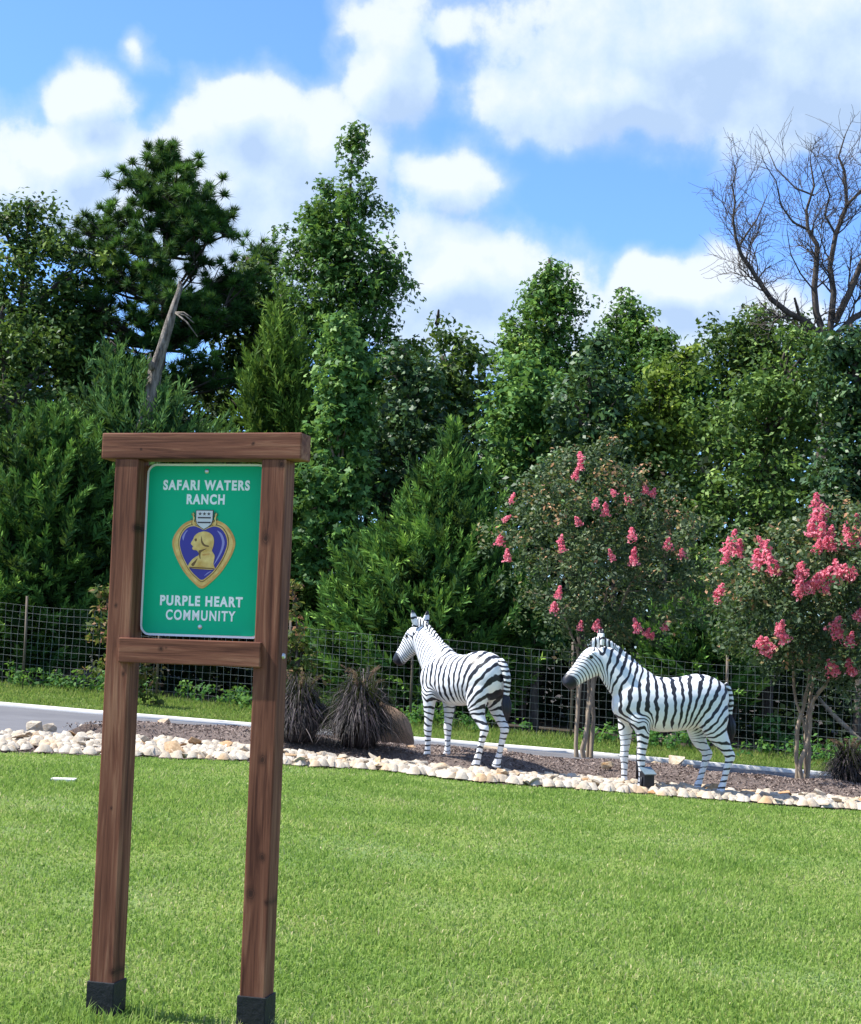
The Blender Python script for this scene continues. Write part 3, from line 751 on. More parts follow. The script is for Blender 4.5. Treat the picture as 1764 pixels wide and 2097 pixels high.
def snag():
    pts = [(296, 880), (303, 845), (312, 800), (316, 760), (330, 715), (347, 665), (358, 625), (368, 594)]
    rad = [.17, .155, .14, .12, .10, .08, .07, .055]
    D = 28.9; W_ = [P(x, y, D) for x, y in pts]; g = W_[0]; base = Vector((g.x - .25, D, float(terrain(g.x, D))))
    root = empty('tree_snag', base, 'broken grey dead trunk leaning out of the cedars', 'dead tree')
    mb = MB(); full = [base + Vector((0, 0, -.05)), base.lerp(W_[0], .5)] + W_
    n = len(full); R = [.21, .19] + rad; V = []; S = 14
    for i, p in enumerate(full):
        a = np.arange(S) * 2 * np.pi / S; rr = R[i] * (1 + .16 * np.sin(a * 3 + i * 1.3) + .08 * rng.normal(size=S))
        V.append(np.stack([p.x - base.x + rr * np.cos(a), p.y - base.y + rr * np.sin(a), np.full(S, p.z - base.z) + .04 * rng.normal(size=S)], -1))
    # splintered top
    top = V[-1].copy(); top[:, 2] += rng.uniform(0, .22, S); top[:, :2] = top[:, :2] * .6 + top[:, :2].mean(0) * .4; V.append(top)
    V = np.concatenate(V); Q = [(i * S + k, i * S + (k + 1) % S, (i + 1) * S + (k + 1) % S, (i + 1) * S + k) for i in range(n) for k in range(S)]
    c = len(V); V = np.vstack([V, V[-S:].mean(0) - [0, 0, .1]]); T = [(c, n * S + k, n * S + (k + 1) % S) for k in range(S)]
    mb.add(V, Q, T); mb.build('trunk', MAT['snag'], root, False)
    # torn stub and dead twigs
    mb = MB(); p = P(313, 757, D - .15) - base
    mb.tube([p, p + Vector((-.06, -.03, .16)), p + Vector((-.05, -.05, .30))], [.07, .05, .015], 6); mb.build('stub', MAT['snag'], root)
    mb = MB(); s = P(360, 640, D - .1) - base
    for tx, ty in ((398, 662), (405, 690), (392, 650)):
        e = P(tx, ty, D - .3) - base; mb.tube([s, s.lerp(e, .5) + Vector((0, 0, .05)), e], [.025, .016, .008], 4)
    mb.build('twig', MAT['snag'], root)


def dead_tree():
    D = 33.5; base = P(1690, 1200, D); base.z = float(terrain(base.x, D))
    root = empty('bare_tree', base, 'large leafless tree with fine dark twigs against the sky', 'dead tree')
    mb = MB(); tw = MB()

    def pts(L, d0=0.):
        n = len(L); return [P(x, y, D + d0 * i / max(1, n - 1)) - base for i, (x, y) in enumerate(L)]
    R = np.random.default_rng(21)

    def grow(p, d, length, r, lvl):
        seg = 4; q = np.array(p); d = np.array(d) / np.linalg.norm(d); P_ = [q.copy()]; ds = []
        bend = R.normal(size=3) * .6
        for i in range(seg):
            d = d + bend / seg + R.normal(size=3) * .14 + np.array([0, 0, .10]); d /= np.linalg.norm(d); q = q + d * length / seg; P_.append(q.copy()); ds.append(d.copy())
        (mb if r > .03 else tw).tube(P_, np.linspace(r, max(.0036, r * .34), seg + 1), 5 if r > .03 else 3, False)
        if lvl <= 0 or r < .006: return
        nb = {4: 6, 3: 7, 2: 7, 1: 5}[lvl]
        for j in range(nb):
            f = .25 + .75 * (j + R.random() * .6) / nb; k = min(seg - 1, int(f * seg)); a = P_[k] + (P_[k + 1] - P_[k]) * (f * seg - k if f < 1 else 1)
            s = R.normal(size=3); s -= s.dot(ds[k]) * ds[k]; s /= np.linalg.norm(s)
            nd = ds[k] * R.uniform(.45, .85) + s * R.uniform(.55, .95) + np.array([0, 0, .12])
            grow(a, nd, length * R.uniform(.42, .66), max(.0052, r * R.uniform(.36, .52)), lvl - 1)
    mains = [
        ([(1690, 1200), (1692, 950), (1690, 800), (1695, 740), (1690, 690)], [.26, .22, .19, .17, .15], 0, 0),
        ([(1690, 700), (1655, 660), (1615, 640), (1580, 612), (1556, 578), (1540, 552), (1518, 520), (1508, 490), (1502, 450), (1506, 415)], [.13, .12, .11, .10, .09, .08, .07, .055, .045, .035], 3, -.6),
        ([(1506, 415), (1500, 380), (1508, 350), (1500, 320)], [.035, .028, .02, .012], 2, .1),
        ([(1512, 508), (1530, 478), (1550, 450), (1572, 400)], [.045, .035, .028, .015], 2, .3),
        ([(1552, 575), (1540, 540), (1552, 500), (1580, 490)], [.03, .025, .018, .01], 2, .2),
        ([(1690, 690), (1672, 640), (1668, 590), (1672, 545), (1674, 500), (1655, 470), (1652, 430), (1668, 380), (1660, 330)], [.14, .125, .115, .105, .09, .07, .055, .04, .025], 3, .5),
        ([(1655, 470), (1625, 455), (1600, 420), (1590, 370), (1570, 340)], [.05, .04, .03, .022, .014], 2, -.4),
        ([(1668, 400), (1630, 385), (1590, 345), (1575, 310)], [.04, .032, .024, .014], 2, .4),
        ([(1700, 680), (1708, 600), (1700, 545), (1712, 480), (1735, 420), (1730, 350), (1718, 320), (1732, 275)], [.13, .115, .10, .09, .075, .055, .04, .022], 3, .3),
        ([(1735, 420), (1764, 390), (1800, 340), (1830, 280)], [.06, .05, .035, .02], 2, .5),
        ([(1712, 480), (1690, 440), (1700, 400), (1680, 340)], [.05, .04, .03, .018], 2, -.5),
        ([(1710, 660), (1740, 600), (1760, 550), (1790, 480), (1830, 420), (1850, 330)], [.14, .125, .11, .09, .06, .035], 3, -.3),
        ([(1700, 700), (1750, 650), (1810, 620), (1880, 560), (1920, 480)], [.14, .12, .10, .07, .04], 3, .8),
        ([(1668, 690), (1640, 655), (1632, 625), (1628, 610)], [.08, .07, .055, .04], 0, -.3),
        ([(1672, 600), (1640, 560), (1620, 520), (1612, 470)], [.035, .028, .02, .012], 2, -.4),
    ]
    for L, rad, lvl, dd in mains:
        q = pts(L, dd); rad = [v * .6 for v in rad] if L[0] != (1690, 1200) else rad; mb.tube(q, rad, 7, False)
        if not lvl: continue
        A = np.array([tuple(v) for v in q])
        for k in range(1, len(A)):
            d = A[k] - A[k - 1]; d /= np.linalg.norm(d)
            for j in range(3):
                s = R.normal(size=3) * np.array([1, .7, 1]); s -= s.dot(d) * d; s /= np.linalg.norm(s)
                a = A[k - 1] + (A[k] - A[k - 1]) * R.random(); rr = min(rad[k] * .42, .028)
                if k < 4 and lvl == 3 and R.random() < .35: continue
                grow(a, d * .55 + s * .8 + np.array([0, 0, .25]), R.uniform(.65, 1.15), rr, 2)
        d = A[-1] - A[-2]; grow(A[-1], d, .5, rad[-1] * .9, 2)
    mb.build('trunk', MAT['twig'], root, True); o = tw.build('twigs', MAT['twig'], root); o['kind'] = 'stuff'


build_trees()


# ------------------------------------------------------------------ fence
def build_fence():
    x0, x1 = -11.0, 11.0
    root = empty('wire_fence', (0, float(f_fence(0)), float(terrain(0, f_fence(0)))), 'tall wire mesh fence on thin steel posts before the wood', 'fence')
    off = np.array(root.location); mb = MB(); H = 1.42
    wob = lambda x, h: .02 * np.sin(x * 1.3 + h * 2) + .012 * np.sin(x * 3.7 + h * 5)
    sag = lambda x: -.03 * np.abs(np.sin((x + 7.3) * np.pi / 2.55))
    xs = np.linspace(x0, x1, 150); ys = f_fence(xs)
    for i in range(12):
        h = .05 + i * .122; z = terrain(xs, ys) + h + sag(xs) * h / H + .006 * np.sin(xs * 2.9 + i)
        mb.tube(np.stack([xs, ys + wob(xs, h), z], -1) - off, .0023, 3, False)
    x = x0; k = 0
    while x < x1:
        y = float(f_fence(x)); hs = np.linspace(.04, .05 + 11 * .122, 7)
        z = terrain(x, y) + hs + sag(x) * hs / H
        mb.tube(np.stack([x + .008 * np.sin(hs * 6 + k * 1.7), y + wob(x, hs), z], -1) - off, .0018, 3, False)
        x += .116; k += 1
    mb.build('wire_mesh', MAT['wire'], root)
    for px in (45, 320, 590, 842, 1172, 1490, 1790):
        c = P(px, 1400, 24.0); yy = float(f_fence(c.x)); X = c.x * yy / 24.0; g = float(terrain(X, yy))
        p = MB(); b_ = Vector((X, yy + .03, g)) - root.location
        p.tube([b_ + Vector((0, 0, -.1)), b_ + Vector((.01, 0, .8)), b_ + Vector((.0, 0, 1.52))], .022, 6); p.build('post', MAT['steel_post'], root)


build_fence()


def leaning_pole(a, b_, D, lab, r):
    A = P(*a, D); B = P(*b_, D + .6); mb = MB(); A.z = float(terrain(A.x, A.y)) - .02
    mb.tube([(0, 0, 0), (B - A) * .33 + Vector((0, 0, .03)), (B - A) * .7 - Vector((0, 0, .02)), B - A], [r, r * .95, r * .85, r * .6], 7)
    o = mb.build('fallen_pole', MAT['pale_bark'], None, True, A); props(o, lab, 'pole')


leaning_pole((1355, 1532), (1575, 1386), 26.9, 'grey bare pole leaning up behind the standing zebra', .045)
leaning_pole((1800, 1530), (1675, 1428), 26.6, 'grey bare pole leaning behind the right flowering trunk', .05)


def build_log():
    D = 29.2; a = P(58, 1404, D); b_ = P(222, 1414, D); z = float(terrain(a.x, D)); root = empty('fallen_log', (a.x, D, z), 'weathered grey fallen log lying behind the left fence', 'log')
    mb = MB(); n = 9; pts = [(0 + (b_.x - a.x) * i / (n - 1), .25 * math.sin(i * .6), .13 + .03 * math.sin(i * 1.9)) for i in range(n)]
    mb.tube(pts, [.10, .15, .16, .14, .15, .13, .14, .11, .06], 10); mb.build('trunk', MAT['snag'], root, True)
    mb = MB(); mb.tube([(.15, 0, .2), (.02, -.05, .45), (-.1, -.1, .62)], [.05, .035, .015], 6); mb.build('branch_stub', MAT['snag'], root)
    mb = MB(); mb.tube([(1.0, 0, .2), (1.2, -.1, .3), (1.5, -.15, .22)], [.06, .05, .02], 6); mb.build('branch_stub', MAT['snag'], root)


build_log()


# ------------------------------------------------------------------ grass, verge, mulch chips
def blades(X, Y, h, w, tint, name, mat, zf, lean=.45, label=None, cat=None, far=8.5):
    n = len(X); Z = terrain(X, Y) + zf
    ang = rng.uniform(0, 2 * np.pi, n); wd = np.stack([np.cos(ang), np.sin(ang), np.zeros(n)], -1) * w[:, None]
    ln = rng.normal(size=(n, 2)) * lean; ln[:, 0] += .05
    B = np.stack([X, Y, Z], -1); mid = B + np.stack([ln[:, 0] * .3, ln[:, 1] * .3, np.full(n, .6)], -1) * h[:, None]
    tip = B + np.stack([ln[:, 0], ln[:, 1], np.maximum(.35, 1 - .35 * (ln ** 2).sum(1))], -1) * h[:, None]
    V = np.stack([B - wd, B + wd, mid + wd * .8, tip, mid - wd * .8], 1).reshape(-1, 3)
    base = np.arange(n) * 5; nr = Y < far; b1, b2 = base[nr], base[~nr]
    Q = np.stack([b1, b1 + 1, b1 + 2, b1 + 4], -1); T = np.stack([b1 + 4, b1 + 2, b1 + 3], -1); T2 = np.stack([b2, b2 + 1, b2 + 3], -1)   # far blades: one face each
    V = V.reshape(-1, 5, 3); V[~nr, 0] -= wd[~nr] * .6; V[~nr, 1] += wd[~nr] * .6; V = V.reshape(-1, 3)
    FF = [f_ for f_ in (Q, T, T2) if len(f_)]
    me = np_mesh(name, V, FF, False, {'tint': ('FACE', np.concatenate([tint[nr], np.clip(tint[nr] + .08, 0, 1), np.clip(tint[~nr] + .03, 0, 1)]))})
    o = link_mesh(name, me, mat); props(o, label, cat, kind='stuff'); return o


def build_lawn():
    N = 640000
    u = rng.random(N)
    Y = 4.3 + (17.0 - 4.3) * u ** 1.25
    X = rng.uniform(-1, 1, N) * (Y * .276 + 1.0)
    ok = Y < f_front(X) + .06 + .05 * np.sin(X * 9) ; X, Y = X[ok], Y[ok]
    # mowed turf with thicker tufts
    tf = .5 + .5 * np.sin(X * 2.3 + 1.7 * np.sin(Y * 1.9)) * np.sin(Y * 2.9 + 1.3 * np.sin(X * 1.4))
    ok = rng.random(len(X)) < .62 + .38 * tf; X, Y, tf = X[ok], Y[ok], tf[ok]
    n = len(X)
    h = (.018 + .013 * tf) * rng.uniform(.55, 1.35, n) * np.where(rng.random(n) < .012, 1.9, 1.0)
    w = (.0018 + .00020 * Y) * rng.uniform(.7, 1.3, n)
    tint = np.clip(.44 + rng.normal(size=n) * .17 + .06 * (1 - tf) + np.where(rng.random(n) < .03, .45, 0), 0, 1)
    blades(X, Y, h, w, tint, 'lawn_grass', MAT['grass'], -.002, .5, 'mown green lawn grass in front of the rock border', 'grass')
    # taller uncut tufts round the feet of the sign
    n = 700; c = np.array([(-1.03, 5.45), (-.50, 5.28)])[rng.integers(0, 2, n)]; a = rng.uniform(0, 6.28, n); r_ = .075 + .10 * rng.random(n)
    X = c[:, 0] + r_ * np.cos(a); Y = c[:, 1] + r_ * np.sin(a)
    blades(X, Y, rng.uniform(.035, .085, n), rng.uniform(.0016, .003, n), np.clip(.55 + rng.normal(size=n) * .15, 0, 1), 'uncut_grass', MAT['grass'], -.002, .35, 'longer uncut grass blades around the sign post feet', 'grass')
    # verge
    n = 90000; X = rng.uniform(-10.5, 10.5, n); t = rng.random(n); Y = f_road(X) + .18 + t * (f_fence(X) + .3 - f_road(X) - .18)
    tf = .5 + .5 * np.sin(X * 3.1) * np.sin(Y * 2.3 + X)
    h = (.022 + .03 * tf + .08 * sstep(.6, 1, t)) * rng.uniform(.5, 1.4, n)
    blades(X, Y, h, np.full(n, .0075), np.clip(.5 + rng.normal(size=n) * .2, 0, 1), 'verge_grass', MAT['verge'], .002, .4, 'sunny strip of rough grass between road kerb and wire fence', 'grass')
    # weeds at the fence foot
    n = 420; X = rng.uniform(-10, 10, n); Y = f_fence(X) - rng.random(n) ** 2 * 1.0 + .35; keep = rng.random(n) < .55 + .45 * np.sin(X * 2.1 + 1); X, Y = X[keep], Y[keep]
    Z = terrain(X, Y) + rng.uniform(.05, .32, len(X))
    me = crown_mesh('fence_weeds', np.stack([X, Y, Z], -1), .16, 22, .085, 'quad'); o = link_mesh('fence_weeds', me, MAT['weed']); props(o, 'bright green weeds growing along the foot of the fence', 'weeds', kind='stuff')
    # mulch chips
    n = 42000; X = rng.uniform(-6.5, 6.5, n); a = f_front(X); b_ = f_bback(X); Y = a + (b_ - a) * rng.uniform(.06, .98, n)
    Z = terrain(X, Y) + mound(X, Y) + .012; Nn = unit(rng.normal(size=(n, 3)) * .5 + [0, 0, 1])
    V, Q = leaf_quads(np.stack([X, Y, Z], -1), Nn, rng.uniform(.02, .055, n), .32, .06)
    o = link_mesh('mulch_chips', np_mesh('mulch_chips', V, Q, False, {'tint': ('FACE', np.clip(rng.normal(.45, .25, n), 0, 1))}), MAT['chip']); props(o, 'loose shredded bark mulch scattered over the planting bed', 'mulch', kind='stuff')


build_lawn()


# ------------------------------------------------------------------ rocks
def rock_mesh(seed, dims=(1, .75, .55), n=15, smooth=False):
    R = np.random.default_rng(seed); p = unit(R.normal(size=(n, 3))) * R.uniform(.8, 1.05, (n, 1)); p = np.sign(p) * np.abs(p) ** .8
    bm = bmesh.new()
    for q in p: bm.verts.new(Vector(q * np.array(dims) * .5))
    r = bmesh.ops.convex_hull(bm, input=bm.verts[:])
    junk = [g for g in r['geom_interior'] if isinstance(g, bmesh.types.BMVert)] + [g for g in r['geom_unused'] if isinstance(g, bmesh.types.BMVert)]
    if junk: bmesh.ops.delete(bm, geom=list(set(junk)), context='VERTS')
    bmesh.ops.bevel(bm, geom=bm.edges[:], offset=.02, segments=1, affect='EDGES', profile=.5)
    me = bpy.data.meshes.new('rock'); bm.to_mesh(me); bm.free(); me.materials.append(MAT['limestone']); return me


ROCKS = [rock_mesh(100 + i, (1, random.uniform(.6, .9), random.uniform(.42, .62)), 9 + i % 4) for i in range(12)]


def build_border():
    root = empty('rock_border', (0, float(f_front(np.array([0.]))[0]), float(terrain(0, 13))), 'long border of piled pale limestone rocks along the lawn edge', 'border')
    R = np.random.default_rng(3); cnt = 0; x = -4.9
    o0 = root.location
    while x < 5.3 and cnt < 298:
        xa = np.array([x]); a = float(f_front(xa)[0]); b_ = float(f_sback(xa)[0]); dep = max(.42, b_ - a)
        rows = 4
        for r in range(rows):
            t = (r + R.uniform(.15, .85)) / rows; s = R.uniform(.10, .185) * (1.3 if R.random() < .22 else 1) * (1.1 if R.random() < .15 else 1)
            X = x + R.normal() * .06; Y = a + .05 + t * (dep - .08) + R.normal() * .05
            z = float(terrain(X, Y)) + .05 * s + (.05 if 0 < r < 3 else 0) * R.random() + .015
            o = bpy.data.objects.new('rock', ROCKS[R.integers(0, 12)]); col.objects.link(o); o.parent = root
            o.location = Vector((X, Y, z + s * .10)) - o0; o.rotation_euler = (R.normal() * .3, R.normal() * .3, R.uniform(0, 6.28)); o.scale = (s * 1.15, s, s * R.uniform(.42, .7)); cnt += 1
        x += .142
    # small chips wedged between the rocks
    n = 1900; X = R.uniform(-5, 5.3, n); a = f_front(X); b_ = f_sback(X); Y = a + .03 + R.random(n) * np.maximum(.4, b_ - a); Z = terrain(X, Y) + .02
    mb = MB(); base = np.array([(-.5, -.4, 0), (.5, -.35, 0), (.45, .4, .05), (-.4, .45, 0), (-.1, -.2, .5), (.25, .1, .45), (-.2, .3, .4)]); T = [(0, 1, 4), (1, 5, 4), (1, 2, 5), (2, 6, 5), (2, 3, 6), (3, 0, 4), (3, 4, 6), (4, 5, 6)]
    for i in range(n):
        c, s = math.cos(i), math.sin(i); q = base * R.uniform(.06, .15); q = np.stack([q[:, 0] * c - q[:, 1] * s, q[:, 0] * s + q[:, 1] * c, q[:, 2]], -1)
        mb.add(q + [X[i] - o0.x, Y[i] - o0.y, Z[i] - o0.z], [], T)
    o = mb.build('rock_chips', MAT['limestone'], root); o['kind'] = 'stuff'


build_border()


def loose_rock(px, py, w, h, seed, label, mat='limestone', group=None, flat=.75):
    g = G(px, py, .06); g.z = float(terrain(g.x, g.y) + mound(np.array([g.x]), np.array([g.y]))[0]); k = g.y / FPX
    me = rock_mesh(seed, (1, .8, 1), 12); o = link_mesh('rock', me, None); W_, H_ = w * k * 1.2, h * k * 1.25
    o.scale = (W_, W_ * flat, H_ * 1.15); o.location = (g.x, g.y, g.z + H_ * .42); o.rotation_euler = (0, 0, seed * .7); props(o, label, 'rock', group); return o


for (px, py, w, h, lab) in [
        (72, 1492, 34, 22, 'rounded cream rock sitting beside the road at the far end of the bed'),
        (104, 1492, 34, 16, 'low flat pale rock leaning against the rounded cream rock'),
        (160, 1497, 46, 20, 'wide pale rock on mulch beside the left sign post'),
        (335, 1487, 40, 24, 'upright white rock at the road edge between the sign posts'),
        (955, 1580, 36, 22, 'pale angular rock near the hooves of the rear-facing zebra'),
        (984, 1583, 24, 14, 'small wedge rock touching the pale angular rock'),
        (1010, 1555, 58, 15, 'flat tan rock behind the hind hooves of the rear-facing zebra'),
        (1243, 1588, 32, 18, 'small tan rock left of the standing zebra front hooves'),
        (1385, 1588, 46, 22, 'tan rock under the belly of the standing zebra'),
        (1340, 1567, 50, 14, 'low tan rock at the road edge behind the standing zebra'),
        (1413, 1569, 14, 8, 'tiny pale stone at the road edge behind the standing zebra'),
        (842, 1548, 24, 5, 'thin pale stone sliver lying flat beside the purple grass')]:
    loose_rock(px, py, w, h, int(px), lab)


def build_boulder():
    bm = bmesh.new(); bmesh.ops.create_icosphere(bm, subdivisions=4, radius=1)
    from mathutils import noise as mn
    for v in bm.verts:
        p = v.co.copy(); d = 1 + .10 * mn.noise(p * 1.3 + Vector((3, 1, 7))) + .03 * mn.noise(p * 4)
        q = Vector((math.copysign(abs(p.x) ** .8, p.x), math.copysign(abs(p.y) ** .85, p.y), math.copysign(abs(p.z) ** .8, p.z))) * d
        v.co = Vector((q.x * .46, q.y * .38, q.z * .31))
        if v.co.x > 0: v.co.z -= .22 * v.co.x
    me = bpy.data.meshes.new('boulder'); bm.to_mesh(me); bm.free()
    me.polygons.foreach_set('use_smooth', [True] * len(me.polygons))
    g = G(765, 1528, .05); o = link_mesh('boulder', me, MAT['brown_rock']); o.location = (g.x, g.y + .1, g.z + .20); o.rotation_euler = (0, .05, .1)
    props(o, 'large smooth brown boulder half hidden behind purple fountain grass', 'boulder')
    # flat pale cover set in the lawn
    g = G(130, 1600); o = bevel_box('valve_cover', (-.09, -.05, -.02), (.09, .05, .022), MAT['concrete'], None, .008); o.location = g; props(o, 'small pale flat cover set into the lawn', 'cover')


build_boulder()


# ------------------------------------------------------------------ purple fountain grass
def fountain_grass(px, py, width, height, n, label, seed, plumes):
    g = G(px, py, .06); g.z = float(terrain(g.x, g.y) + mound(np.array([g.x]), np.array([g.y]))[0]); k = g.y / FPX; Rr = width * k / 2; Hh = height * k
    R = np.random.default_rng(seed); root = empty('fountain_grass', g, label, 'grass clump', 'purple fountain grass clumps')
    az = R.uniform(0, 2 * np.pi, n); sp = R.random(n) ** .6
    out = np.stack([np.cos(az), np.sin(az), np.zeros(n)], -1); sw = np.stack([-np.sin(az), np.cos(az), np.zeros(n)], -1) * (R.normal(size=n) * .16 * Rr)[:, None]
    reach = (Rr * (.10 + .85 * sp) * R.uniform(.6, 1.2, n))[:, None]
    b0 = out * (Rr * .50 * np.sqrt(R.random(n)) * (.4 + .6 * sp))[:, None]; zv = np.array([0, 0, 1.])
    hz = Hh * (1.06 - .62 * sp ** 1.3) * R.uniform(.45, 1.12, n); dr = np.clip(.02 + 1.0 * sp ** 1.6 + R.normal(size=n) * .18, -.1, 1.05)
    P1 = b0 + out * reach * .22 + zv * (hz * .66)[:, None] + sw * .4; P2 = b0 + out * reach * .50 + zv * hz[:, None] + sw
    P3 = b0 + out * reach * .95 + zv * (hz * (1.0 - .34 * dr))[:, None] + sw * 1.6; P4 = b0 + out * reach * 1.12 + zv * (hz * np.maximum(.06, 1.0 - .95 * dr))[:, None] + sw * 2.2
    w = np.stack([-np.sin(az), np.cos(az), np.zeros(n)], -1) * R.uniform(.0025, .0065, n)[:, None]
    V = np.stack([b0 - w, b0 + w, P1 + w, P1 - w, P2 + w * .8, P2 - w * .8, P3 + w * .55, P3 - w * .55, P4], 1).reshape(-1, 3); s = np.arange(n) * 9
    Q = np.concatenate([np.stack([s, s + 1, s + 2, s + 3], -1), np.stack([s + 3, s + 2, s + 4, s + 5], -1), np.stack([s + 5, s + 4, s + 6, s + 7], -1)]); T = np.stack([s + 7, s + 6, s + 8], -1)
    t = np.clip(R.normal(.5, .32, n), 0, 1)
    o = link_mesh('blades', np_mesh('blades', V, [Q, T], False, {'tint': ('FACE', np.concatenate([t, t, t, t]))}), MAT['purple_grass'], root); o['kind'] = 'stuff'
    for i in range(plumes):
        a = R.uniform(0, 6.28); d = Vector((math.cos(a) * .35, math.sin(a) * .35, 1)).normalized(); Lp = R.uniform(.14, .26); st = Vector((d.x * Rr * .9, d.y * Rr * .9, Hh * R.uniform(.78, 1.0)))
        bend = Vector((math.cos(a), math.sin(a), -.5)) * .10; m = 90; f = R.random(m); ax = np.array([tuple(st + d * Lp * x + bend * x * x) for x in f])
        rd = unit(R.normal(size=(m, 3)) + np.array(d) * .9) * (.045 * np.sin(np.pi * np.clip(f * .8 + .15, 0, 1)))[:, None]; ww = unit(np.cross(rd, R.normal(size=(m, 3)))) * .004
        V = np.stack([ax - ww, ax + ww, ax + rd], 1).reshape(-1, 3)
        link_mesh('plume', np_mesh('plume', V, np.arange(m * 3).reshape(-1, 3), False, {'tint': ('FACE', R.random(m))}), MAT['plume'], root)


fountain_grass(612, 1533, 130, 128, 1900, 'dark purple fountain grass touching the right sign post', 1, 7)
fountain_grass(735, 1545, 150, 142, 2300, 'round dark purple fountain grass in front of the brown boulder', 2, 9)
fountain_grass(1738, 1603, 105, 85, 1300, 'small purple fountain grass beside the right flowering tree', 3, 9)
loose_rock(1768, 1600, 40, 40, 88, 'grey rock behind the small purple fountain grass')


# ------------------------------------------------------------------ crape myrtles
def panicle(seed):
    R = np.random.default_rng(seed); n = 210; f = R.random(n); a = R.uniform(0, 6.28, n); rr = (1 - f) ** .7 * .30 * R.uniform(.5, 1.1, n) + .03
    lump = 1 + .35 * np.sin(f * 17 + a * 2 + seed)
    C = np.stack([rr * lump * np.cos(a), rr * lump * np.sin(a), f - .5], -1); Nn = unit(C * [1, 1, .3] + R.normal(size=(n, 3)) * .35)
    V, Q = leaf_quads(C, Nn, R.uniform(.10, .20, n), .9, .15)
    return np_mesh('flower_cluster', V, Q, False, {'tint': ('FACE', np.clip(R.normal(.5, .25, n), 0, 1))})


PAN = [panicle(i) for i in range(6)]
for p_ in PAN: p_.materials.append(MAT['flower'])


def myrtle(label, base_px, D0, stems, rows, flowers, n, seed, fsize):
    R = np.random.default_rng(seed); g = G(*base_px); D = D0 or g.y
    g.z = float(terrain(g.x, D) + mound(np.array([g.x]), np.array([D]))[0]); g.y = D
    root = empty('crape_myrtle', g, label, 'flowering tree'); off = np.array(g); E = envelope(D, rows)
    cl = sample_env(E, D, n, .42, .45, .8, 8); zt, z0 = E[-1, 0], E[0, 0]
    sh = .12 * (cl[:, 2] - z0) / (zt - z0) + np.where(R.random(len(cl)) < .14, .38, 0) * ((cl[:, 2] - z0) / (zt - z0))
    # seed spikes and foliage
    o = link_mesh('crown', crown_mesh('crown', cl - off, .18, 34, .066, 'quad', sh, 1.0), MAT['myrtle'], root); o['kind'] = 'stuff'
    for L in stems:
        mb = MB(); q = []
        for i, (px, py, dd, r) in enumerate(L): q.append((P(px, py, D + dd) - g, r))
        q[0] = (Vector((q[0][0].x, q[0][0].y, -.03)), q[0][1])
        A_ = interp_rings([(v.x, v.y, v.z, r * .62) for v, r in q], 14); A_[1:, :2] += np.cumsum(R.normal(size=(13, 2)) * .010, 0)
        pts = [Vector(a_[:3]) for a_ in A_]; rad = list(.85 * A_[:, 3] * (1 + .08 * R.normal(size=14)))
        mb.tube(pts, rad, 9, False)
        e = np.array(pts[-1]); near = cl[np.argsort(((cl - off - e) ** 2).sum(1))[:70:12]] - off
        for t in near: mb.tube([e, (e + t) / 2 + R.normal(size=3) * .05, t], [rad[-1] * .7, rad[-1] * .4, .006], 5, False)
        mb.build('stem', MAT['pale_bark'], root, True)
    for i, (px, py) in enumerate(flowers):
        c = P(px, py, D); xc, r = env_at(E, c.z); dx = (c.x - xc) / max(r, .2); d = -math.sqrt(max(.02, 1 - min(1, dx * dx))) * r * .72 - .10
        o = bpy.data.objects.new('flower_cluster', PAN[i % 6]); col.objects.link(o); o.parent = root
        o.location = P(px, py, D + d) - g; s = fsize * R.uniform(.75, 1.2); o.scale = (s * 1.0, s * 1.0, s * R.uniform(.75, 1.15)); o.rotation_euler = (R.normal() * .25, R.normal() * .35, R.uniform(0, 6.28))


fl1 = [(997 + .2743 * a, 871 + .2743 * b_) for a, b_ in [(700, 230), (705, 290), (668, 365), (945, 500), (815, 580), (890, 625), (1050, 545), (1185, 475), (1245, 500), (195, 545), (150, 695), (100, 855), (155, 970), (555, 850), (560, 905), (680, 715), (1085, 815), (1355, 875), (930, 970), (1100, 980), (540, 1245), (505, 1360), (700, 1495), (825, 1490), (1120, 1495), (1200, 1545), (1235, 1570), (1335, 1500), (1460, 960)]]
myrtle('crape myrtle with scattered pink blooms standing behind the zebra heads', (1195, 1550), None,
       [[(1181, 1550, 0, .06), (1183, 1470, .02, .055), (1190, 1400, .03, .05), (1186, 1340, .05, .04), (1165, 1290, .0, .025), (1145, 1230, -.1, .018)],
        [(1196, 1553, -.05, .065), (1203, 1480, -.05, .06), (1212, 1400, 0, .05), (1222, 1300, 0, .04), (1235, 1200, .1, .03)],
        [(1211, 1551, .05, .055), (1217, 1460, .08, .05), (1222, 1380, .1, .045), (1250, 1290, .2, .035), (1290, 1190, .2, .022)],
        [(1203, 1548, .12, .05), (1206, 1450, .15, .045), (1198, 1340, .2, .04), (1180, 1220, .3, .03)]],
       [(905, 1250, 1268), (945, 1110, 1290), (1000, 1060, 1360), (1060, 1025, 1440), (1130, 1012, 1480), (1200, 1020, 1475), (1260, 1050, 1440), (1310, 1150, 1380), (1345, 1180, 1340)], fl1, 760, 11, .165)
